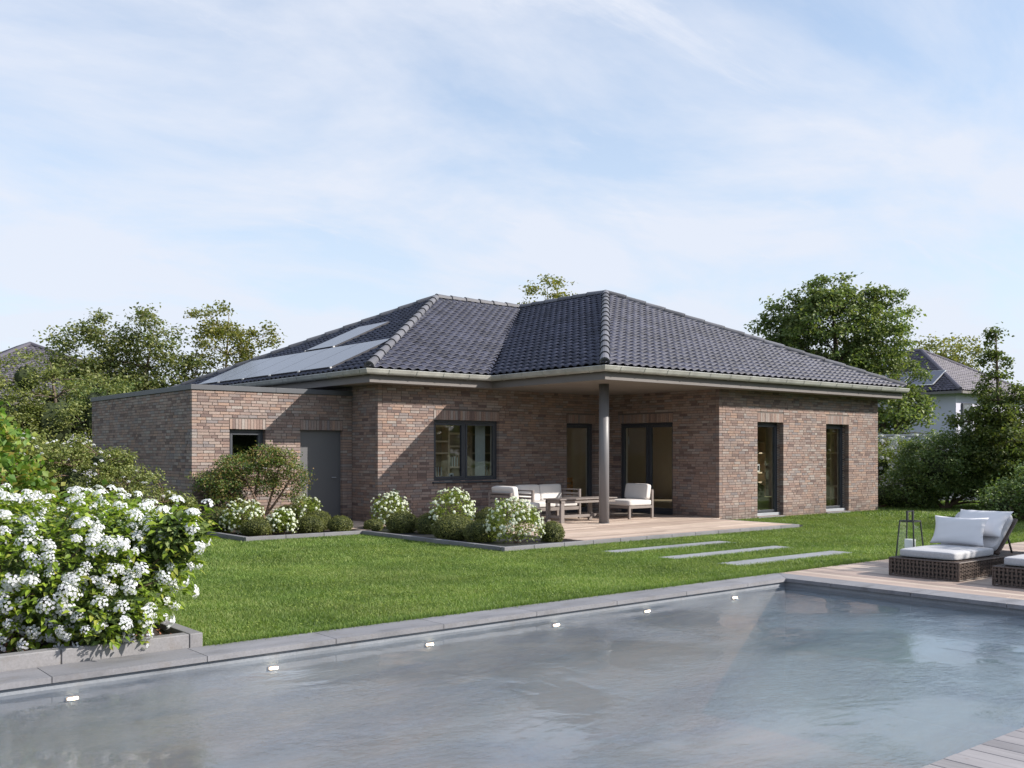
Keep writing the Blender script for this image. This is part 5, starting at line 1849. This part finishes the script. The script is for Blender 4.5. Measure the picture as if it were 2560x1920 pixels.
for me_, q, n2, sc in rest:
    co = np.zeros(len(me_.vertices) * 3); me_.vertices.foreach_get('co', co); co = co.reshape(-1, 3) * sc
    qm = np.array(Vector(n2).to_track_quat('Z', 'Y').to_matrix())
    RV.append(co @ qm.T + np.array(q))
    nq = len(me_.polygons); b_ = np.arange(nq)[:, None] * 4 + ro
    RF.append(np.concatenate([b_ + np.array([[0, 1, 2]]), b_ + np.array([[0, 2, 3]])], 1).reshape(-1, 3)); ro += len(co)
    RR.append(np.repeat(rng.random(nq), 2))
o = np_mesh('flower_mass', np.concatenate(RV), np.concatenate(RF), np.concatenate(RR), M['petal'], fb); o['kind'] = 'stuff'
P1 = np.array(allp); D1 = np.array(alln)
sp = surf_points(FB, 1500, .05, None, .2)
P2 = np.array([p + n * rng.uniform(-.16, .02) for p, n in sp]); D2 = np.array([n + np.array([0, 0, -.2]) for p, n in sp])
P2 = np.repeat(P2, 4, 0) + rng.normal(size=(len(P2) * 4, 3)) * .035; D2 = np.repeat(D2, 4, 0)
a1 = leaf_arrays(P1, .082, .040, up=.9, hexa=True, droop=.16, dirs=D1)
a2 = leaf_arrays(P2, .075, .038, up=.7, hexa=True, droop=.18, dirs=D2)
V, F, r = join_arr([a1, a2])
# the leaves nearest to the viewer are objects, the rest one mass
cen = V.reshape(-1, 8, 3).mean(1)
dist = np.linalg.norm(cen - np.array([0, 0, 1.65]), axis=1)
order = np.argsort(dist)
near = set(order[:300].tolist())
keep = np.array([i not in near for i in range(len(cen))])
Fk = F.reshape(-1, 8, 3)[keep].reshape(-1, 3); rk = r.reshape(-1, 8)[keep].ravel()
o = np_mesh('foliage', V, Fk, rk, M['leaf_lime'], fb); o['kind'] = 'stuff'
Vr = V.reshape(-1, 8, 3); Fl = np.array([[0, 1, 6], [1, 3, 6], [3, 7, 6], [3, 5, 7], [0, 6, 2], [2, 6, 4], [6, 7, 4], [4, 7, 5]])
for i in order[:300]:
    me = bpy.data.meshes.new('leaf'); me.from_pydata([tuple(p - Vr[i][0]) for p in Vr[i]], [], [tuple(int(x) for x in q) for q in Fl])
    at = me.attributes.new('rnd', 'FLOAT', 'FACE'); at.data.foreach_set('value', np.full(8, r[i * 8], dtype=np.float32)); me.materials.append(M['leaf_lime'])
    o = bpy.data.objects.new('leaf', me); COL.objects.link(o); o.parent = fb; o.location = Vector(Vr[i][0]) - wloc(fb)
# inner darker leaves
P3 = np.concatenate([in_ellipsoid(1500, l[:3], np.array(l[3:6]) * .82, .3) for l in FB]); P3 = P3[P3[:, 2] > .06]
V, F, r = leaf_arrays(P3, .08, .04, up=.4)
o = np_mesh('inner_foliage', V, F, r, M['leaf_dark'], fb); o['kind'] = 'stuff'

# small white flowers on the shrub by the garage and right of the house
def scatter_flowers(lobes, n, parent, sc, meshes):
    for p, nn_ in surf_points(lobes, n, .3, vp, .6):
        n2 = nn_ + np.array([0, 0, .6]); put_head(meshes[int(rng.integers(len(meshes)))], p - nn_ * .01, n2 / np.linalg.norm(n2), parent, sc * rng.uniform(.7, 1.3))
for o in list(bpy.data.objects):
    if o.get('label', '').startswith('green shrub with scattered'):
        scatter_flowers([(5.2, 18.6, 1.05, .95, .9, .85), (6.0, 18.0, .75, .9, .8, .6), (4.4, 19.2, 1.1, .9, .9, .9)], 60, o, .5, [BIG[0], BIG[1]])
wb = tree('white_rose_bush', 'white blossoming bush growing beside the far right house corner', 'flowering bush', (29.6, 17.2),
          [(29.5, 17.3, 1.25, .8, .9, .85), (29.9, 16.4, 1.5, .8, .8, .7), (29.2, 17.7, .6, .7, .7, .6)], 120, 80, .13, .06, M['leaf_hyd'], M['twig'], .04, .1, core=.45, stems=3, minz=.0)
scatter_flowers([(29.5, 17.3, 1.3, .85, .95, .9), (29.9, 16.4, 1.5, .85, .85, .75), (31.4, 14.6, 1.9, 1.4, 1.2, .7)], 120, wb, 1.1, [BIG[2], BIG[3]])


# hydrangeas in the beds
def hydrangea(c, r, h, n, label):
    t = thing('hydrangea', (c[0], c[1], .04), label, 'hydrangea', 'white hydrangeas in the flower beds')
    L = [(c[0], c[1], .04 + h * .52, r * .92, r * .92, h * .46), (c[0] - r * .35, c[1] + r * .2, .04 + h * .35, r * .6, r * .6, h * .32), (c[0] + r * .3, c[1] - r * .3, .04 + h * .34, r * .6, r * .6, h * .30), (c[0] + r * .1, c[1] + r * .1, .04 + h * .74, r * .5, r * .5, h * .26)]
    m = MB()
    for k in range(16):
        p = surf_points(L, 1, .15)[0][0]
        bent(m, (c[0] + random.uniform(-.05, .05), c[1] + random.uniform(-.05, .05), .03), p, .007, .002, 4, 4, .06)
    m.build('stems', M['twig'], t)
    for q_ in range(3):
        a_ = random.uniform(0, 6.28); L.append((c[0] + r * .62 * math.cos(a_), c[1] + r * .62 * math.sin(a_), .04 + h * random.uniform(.45, .8), r * .30, r * .30, h * random.uniform(.18, .28)))
    sp = surf_points(L, 480, .05, None, .0)
    P = np.array([p + n_ * rng.uniform(-.10, .01) for p, n_ in sp]); P = np.repeat(P, 5, 0) + rng.normal(size=(len(P) * 5, 3)) * .02
    P = np.concatenate([P, in_ellipsoid(900, L[0][:3], np.array(L[0][3:6]) * .8, .2)]); P = P[P[:, 2] > .04]
    V, F, r_ = leaf_arrays(P, .045, .026, up=.4)
    np_mesh('foliage', V, F, r_, M['leaf_hyd'], t)
    for p, nn_ in surf_points(L, n, .09, vp, .2):
        n2 = nn_ + np.array([0, 0, .4]); put_head(SMALL[int(rng.integers(4))], p + nn_ * rng.uniform(-.03, .05), n2 / np.linalg.norm(n2), t, rng.uniform(.65, 1.3))


hydrangea((8.45, 18.62), .42, .66, 120, 'white hydrangea left of the red leaved small tree by the garage')
hydrangea((8.98, 18.05), .28, .50, 85, 'small white hydrangea directly in front of the small tree trunk')
hydrangea((10.1, 19.2), .38, .66, 85, 'white hydrangea in front of the grey garage door')
hydrangea((11.35, 17.8), .42, .74, 125, 'white hydrangea nearest the house corner in the larger bed')
hydrangea((11.56, 15.89), .48, .90, 140, 'white hydrangea in the middle of the larger bed below the wide window')
hydrangea((11.22, 13.55), .50, .78, 150, 'white hydrangea at the front corner of the larger bed nearest the terrace')


def box_ball(c, r, h, label, mat=None, name='box_ball', ell=None):
    t = thing(name, (c[0], c[1], .04), label, 'box ball' if name == 'box_ball' else 'shrub', 'clipped box balls in the flower beds' if name == 'box_ball' else None)
    rz = h * .56
    n = int(5200 * (r / .3) ** 2)
    d = unit_rand(n); 
    rad = 1 - .10 * rng.random(n) ** 1.5 + .02 * rng.normal(size=n)
    bump_ = 1 + .05 * np.sin(d[:, 0] * 7 + c[0] * 5) * np.sin(d[:, 1] * 6 + c[1] * 3)
    P = np.array([c[0], c[1], h - rz + .04]) + d * (rad * bump_)[:, None] * np.array([r, r, rz])
    ok = P[:, 2] > .04; P = P[ok]; d = d[ok]
    V, F, r_ = leaf_arrays(P, .026, .015, nrm=d * .6, up=.15)
    np_mesh('foliage', V, F, r_, mat or M['leaf_box'], t)
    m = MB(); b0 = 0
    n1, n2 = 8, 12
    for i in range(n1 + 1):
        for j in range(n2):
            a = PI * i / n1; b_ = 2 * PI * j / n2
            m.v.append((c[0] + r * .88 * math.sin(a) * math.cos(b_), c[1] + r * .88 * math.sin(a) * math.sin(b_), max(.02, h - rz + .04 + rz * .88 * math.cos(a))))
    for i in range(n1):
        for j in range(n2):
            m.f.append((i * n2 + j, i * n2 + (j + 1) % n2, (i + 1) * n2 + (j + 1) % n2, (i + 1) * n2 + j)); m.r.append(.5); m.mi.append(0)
    m.build('shade_core', M['core'], t, smooth=True)  # dark inner ball painted as the shade between the leaves


box_ball((8.22, 19.35), .40, .50, 'loose dark green shrub at the left end of the garage bed', M['leaf_acer'], 'green_shrub')
box_ball((8.55, 18.20), .34, .33, 'clipped box ball left of centre at the front of the garage bed')
box_ball((9.58, 17.98), .30, .35, 'clipped box ball in front of the hydrangea by the grey door')
box_ball((10.02, 18.50), .29, .41, 'clipped box ball behind the front row of the garage bed')
box_ball((10.12, 17.76), .25, .33, 'rightmost clipped box ball of the garage bed beside the walkway')
box_ball((9.75, 19.3), .30, .50, 'clipped box ball half hidden behind the hydrangea by the grey door')
box_ball((10.75, 17.50), .20, .25, 'smallest box ball at the left end of the larger bed')
box_ball((10.95, 16.75), .32, .44, 'box ball under the left hydrangea of the larger bed')
box_ball((11.20, 16.15), .27, .42, 'box ball between the left and middle hydrangeas')
box_ball((10.84, 14.85), .40, .47, 'largest box ball at the front kerb of the larger bed')
box_ball((10.90, 14.12), .30, .40, 'box ball directly left of the front corner hydrangea')
box_ball((12.0, 15.25), .30, .54, 'box ball behind the largest one, in front of the lounge chair')
box_ball((11.90, 13.32), .23, .38, 'rightmost box ball at the edge of the terrace boards')

# small multi stemmed tree in front of the garage window
acer = tree('small_acer', 'small multi stemmed tree with green and reddish leaves in front of the garage window', 'small tree', (9.05, 19.3),
            [(8.30, 19.55, 1.02, .50, .42, .28), (8.65, 19.35, 1.36, .42, .40, .24), (9.10, 19.25, 1.56, .45, .42, .25), (9.50, 19.10, 1.42, .40, .38, .25), (9.75, 18.95, 1.10, .26, .28, .24), (8.45, 19.5, .76, .36, .3, .20), (9.0, 19.35, 1.15, .50, .40, .22), (9.72, 18.95, .74, .22, .22, .14), (9.35, 19.2, .95, .36, .30, .18)],
            270, 52, .078, .052, M['leaf_acer'], M['twig'], .022, .05, stems=6, leafW=.5, up=.1, minz=.3)

# ------------------------------------------------------------------ lawn: real blades
def field(P, k):
    r_ = np.random.default_rng(50 + k); o = np.zeros(len(P))
    for i in range(22):
        a = r_.uniform(0, 6.28); w = 10 ** r_.uniform(.0, 1.15)
        o += np.sin((P[:, 0] * math.cos(a) + P[:, 1] * math.sin(a)) * w + r_.uniform(0, 6.28))
    return np.clip(.5 + o * .11, 0, 1)


def blades(n, x0, x1, y0, y1, h, w, excl, weight=None):
    P = np.stack([rng.uniform(x0, x1, n), rng.uniform(y0, y1, n)], 1)
    d = np.abs(P[:, 0] * .636 + P[:, 1] * .772)
    s = P[:, 0] * .772 - P[:, 1] * .636
    ok = (np.abs(s) < d * .56 + .8)
    for (a, b, c, e) in excl:
        ok &= ~((P[:, 0] > a) & (P[:, 0] < b) & (P[:, 1] > c) & (P[:, 1] < e))
    P = P[ok]; n = len(P); d = d[ok]
    # clumps: height follows a low frequency field
    f = field(P, 0)
    H = h * (.5 + .55 * rng.random(n) + .16 * f)
    a = rng.uniform(0, 2 * PI, n)
    t = np.stack([np.cos(a), np.sin(a)], 1) * (w * (.7 + .6 * rng.random(n)) * (1 + d / 22))[:, None] * .5
    lean = rng.normal(size=(n, 2)) * (H * .55)[:, None]
    z0 = np.full(n, Zg - .003)
    v0 = np.column_stack([P - t, z0]); v1 = np.column_stack([P + t, z0]); v2 = np.column_stack([P + lean, z0 + H])
    V = np.stack([v0, v1, v2], 1).reshape(-1, 3)
    F = np.arange(n * 3).reshape(-1, 3)
    fld = field(P, 1)
    R = np.clip(rng.random(n) * .80 + fld * .22, 0, 1)
    return V, F, R


EX = [(-20, 11.5, -5, 8.225), (11.4, 40, -5, 8.215), (3.2 - 8, 3.375, 8.2, 12.02), (7.86, 10.35, 17.26, 30), (10.33, 18.72, 12.74, 30), (18.6, 26.0, 15.17, 32), (7.9, 12, 20, 30),
      (11.68, 14.74, 11.46, 11.85), (11.72, 14.74, 10.22, 10.60), (11.75, 14.74, 9.04, 9.46)]
parts = [blades(300000, 3.0, 12.5, 8.1, 13.0, .050, .0070, EX),
         blades(210000, 12.5, 22.0, 8.1, 15.3, .055, .0100, EX),
         blades(150000, 3.0, 11.0, 12.8, 20.2, .052, .0100, EX),
         blades(70000, 22.0, 34.0, 6.0, 20.0, .050, .011, EX),
         blades(30000, 1.0, 9.0, 20.0, 34.0, .05, .014, EX)]
# taller tufts along the edges of paving and kerbs
def edge_tufts(a, b, n, h):
    t = rng.random(n)
    P = np.array(a)[None, :] * (1 - t[:, None]) + np.array(b)[None, :] * t[:, None] + rng.normal(size=(n, 2)) * .030
    H = h * rng.uniform(.4, 1.4, n); an = rng.uniform(0, 6.28, n)
    tt = np.stack([np.cos(an), np.sin(an)], 1) * .004
    lean = rng.normal(size=(n, 2)) * (H * .5)[:, None]
    z0 = np.full(n, Zg)
    V = np.stack([np.column_stack([P - tt, z0]), np.column_stack([P + tt, z0]), np.column_stack([P + lean, z0 + H])], 1).reshape(-1, 3)
    return V, np.arange(n * 3).reshape(-1, 3), rng.random(n) * .8
for a, b, n, h in (((3.4, 8.245), (11.5, 8.245), 15000, .055), ((11.5, 8.235), (20, 8.235), 9000, .065), ((10.36, 12.72), (18.7, 12.72), 10000, .05), ((10.30, 12.8), (10.30, 17.2), 5000, .045), ((7.86, 17.24), (10.3, 17.24), 3500, .045),
                   ((11.66, 11.46), (14.8, 11.46), 2200, .036), ((11.7, 10.22), (14.8, 10.22), 2200, .036), ((11.7, 9.04), (14.8, 9.04), 2200, .036), ((11.66, 11.88), (14.8, 11.88), 2500, .05), ((11.7, 10.64), (14.8, 10.64), 2500, .05), ((11.7, 9.5), (14.8, 9.5), 2500, .05),
                   ((18.75, 15.14), (26, 15.14), 6000, .06), ((3.39, 8.3), (3.39, 12), 3000, .06), ((7.9, 20.1), (7.9, 26), 3000, .05)):
    parts.append(edge_tufts(a, b, n, h))
V, F, r = join_arr(parts)
o = np_mesh('grass', V, F, r, M['grass']); tag(o, 'short green lawn grass around the pool, terrace and stepping slabs', 'grass', kind='stuff')
# clover and small weeds: tiny broad leaves
n = 190000
P = np.column_stack([rng.uniform(3.4, 24, n), rng.uniform(8.3, 15.1, n), rng.uniform(.005, .034, n)])
cl = np.sin(P[:, 0] * 2.1 + np.sin(P[:, 1] * 3.3) * 2) * np.sin(P[:, 1] * 2.7 + P[:, 0]) + rng.normal(size=n) * .35
ok = cl > .75 - .05 * (P[:, 0] - 10) - .9 * (rng.random(n) < .35)
for (a, b, c, e) in EX: ok &= ~((P[:, 0] > a) & (P[:, 0] < b) & (P[:, 1] > c) & (P[:, 1] < e))
P = P[ok]
V, F, r = leaf_arrays(P, .022, .017, up=1.0)
o = np_mesh('clover', V, F, r * .6, M['leaf_hyd']); tag(o, 'small clover leaves growing between the lawn grass', 'clover', kind='stuff')

# ================================================================== neighbouring houses


def neighbour(name, label, u0, v0, w, d, ze, tan, mats, loc, walls=True, solars=()):
    t = thing(name, loc, label, 'house')
    r_ = w / 2
    zr = ze + r_ * tan
    s_ = math.hypot(1, tan)
    u1, v1 = u0 + w, v0 + d
    global TILES
    keep = TILES; TILES = []
    Hh = r_ * s_
    roof_face((u0, v0, ze), (1, 0, 0), (0, 1, tan), w, Hh, lambda y: y / s_, lambda y: w - y / s_, 0)
    roof_face((u0, v0, ze), (0, 1, 0), (1, 0, tan), d, Hh, lambda y: y / s_, lambda y: d - y / s_, 0)
    m = MB()
    for q in TILES:
        b0 = len(m.v)
        m.v.extend(tuple(p) for p in q[1]); m.f.extend(tuple(b0 + k for k in f) for f in q[2]); m.r.extend([q[3]] * len(q[2])); m.mi.extend([0] * len(q[2]))
    TILES = keep
    rf = m.build('roof', mats, t, smooth=True)
    m = MB(); A = ((u0 + u1) / 2, v0 + r_, zr - .05); C = ((u0 + u1) / 2, max(v0 + r_ + .01, v1 - r_), zr - .05); e_ = ze - .05
    c = [(u0, v0, e_), (u1, v0, e_), (u1, v1, e_), (u0, v1, e_)]
    m.quad(c[0], c[1], A); m.quad(c[1], c[2], C, A); m.quad(c[2], c[3], C); m.quad(c[3], c[0], A, C); m.quad(*c[::-1])
    m.build('roof_body', mats, rf)
    m = MB()
    for a, b in (((u0, v0, ze + .06), (A[0], A[1], zr + .06)), ((u1, v0, ze + .06), (A[0], A[1], zr + .06)), ((u0, v1, ze + .06), (C[0], C[1], zr + .06)), ((A[0], A[1], zr + .06), (C[0], C[1], zr + .06))):
        m.tube([a, b], .11, 8)
    m.build('ridge_tiles', mats, rf)
    m = MB(); m.box(u0 - .1, u1 + .1, v0 - .12, v0 - .01, ze - .18, ze - .04); m.box(u0 - .12, u0 - .01, v0 - .12, v1 + .1, ze - .18, ze - .04)
    m.build('gutter', M['fascia'], t)
    m = MB(); o_ = .5
    m.box(u0 + o_, u1 - o_, v0 + o_, v1 - o_, -.02, ze - .06)
    m.build('wall', M['white_wall'], t)
    return t, zr


# right hand white house
nt_, zr_ = neighbour('white_house', 'white rendered neighbouring house with grey hipped roof behind the shrubs on the right', 53.5, 26.4, 9.6, 11.6, 5.07, .58, M['tile_right'], (58, 31, 0))
m_ = MB(); m_.box(54.6, 55.7, 26.80, 26.895, 2.2, 4.4); o = m_.build('window', M['frame'], nt_)
m_ = MB(); m_.box(54.72, 55.58, 26.785, 26.795, 2.3, 4.3); m_.build('pane', M['glass'], o)
def nsolar(v0, v1, r0, r1, label):
    nn_ = Vector((-.58, 0, 1)).normalized()
    P = lambda r, v, k: Vector((53.5 + r, v, 5.07 + r * .58)) + nn_ * k
    t = thing('roof_collector', tuple(P(r0, v0, .1)), label, 'solar panel', 'panels on the white house roof')
    m = MB(); m.quad(P(r0, v0, .16), P(r0, v1, .16), P(r1, v1, .16), P(r1, v0, .16)); m.build('panel_glass', M['solar'], t)
    m = MB()
    for a, b in (((r0, v0), (r0, v1)), ((r0, v1), (r1, v1)), ((r1, v1), (r1, v0)), ((r1, v0), (r0, v0))): m.bar(P(*a, .14), P(*b, .14), .05)
    m.build('panel_frame', M['clip'], t)
nsolar(28.2, 30.0, .5, 2.0, 'right one of the two lower panels on the white house roof')
nsolar(30.15, 31.95, .5, 2.0, 'left one of the two lower panels on the white house roof')
nsolar(31.6, 33.2, 2.5, 4.0, 'upper panel on the white house roof, partly behind the big tree')
# left hand house: roof above the trees
nl_, _ = neighbour('distant_house', 'neighbouring house with brown grey hipped roof above the trees at the left edge', 6.8, 47.7, 12.6, 15.0, 3.90, .50, M['tile_left'], (13, 54, 0))

# white garden wall behind the right shrubs
gwl = thing('garden_wall', (33.5, 16.5, 0), 'white rendered garden wall behind the shrubs on the right', 'wall')
m_ = MB()
a = Vector((29.5, 20.6, 0)); b = Vector((38.5, 12.2, 0)); d = (b - a).normalized(); n_ = Vector((-d.y, d.x, 0))
m_.obox((a + b) / 2 + Vector((0, 0, 1.1)), d, n_, (0, 0, 1), (b - a).length, .16, 2.24); m_.build('wall_panel', M['white_wall'], gwl)
m_ = MB(); m_.obox((a + b) / 2 + Vector((0, 0, 2.25)), d, n_, (0, 0, 1), (b - a).length + .02, .22, .06); m_.build('wall_cap', M['sill'], gwl)
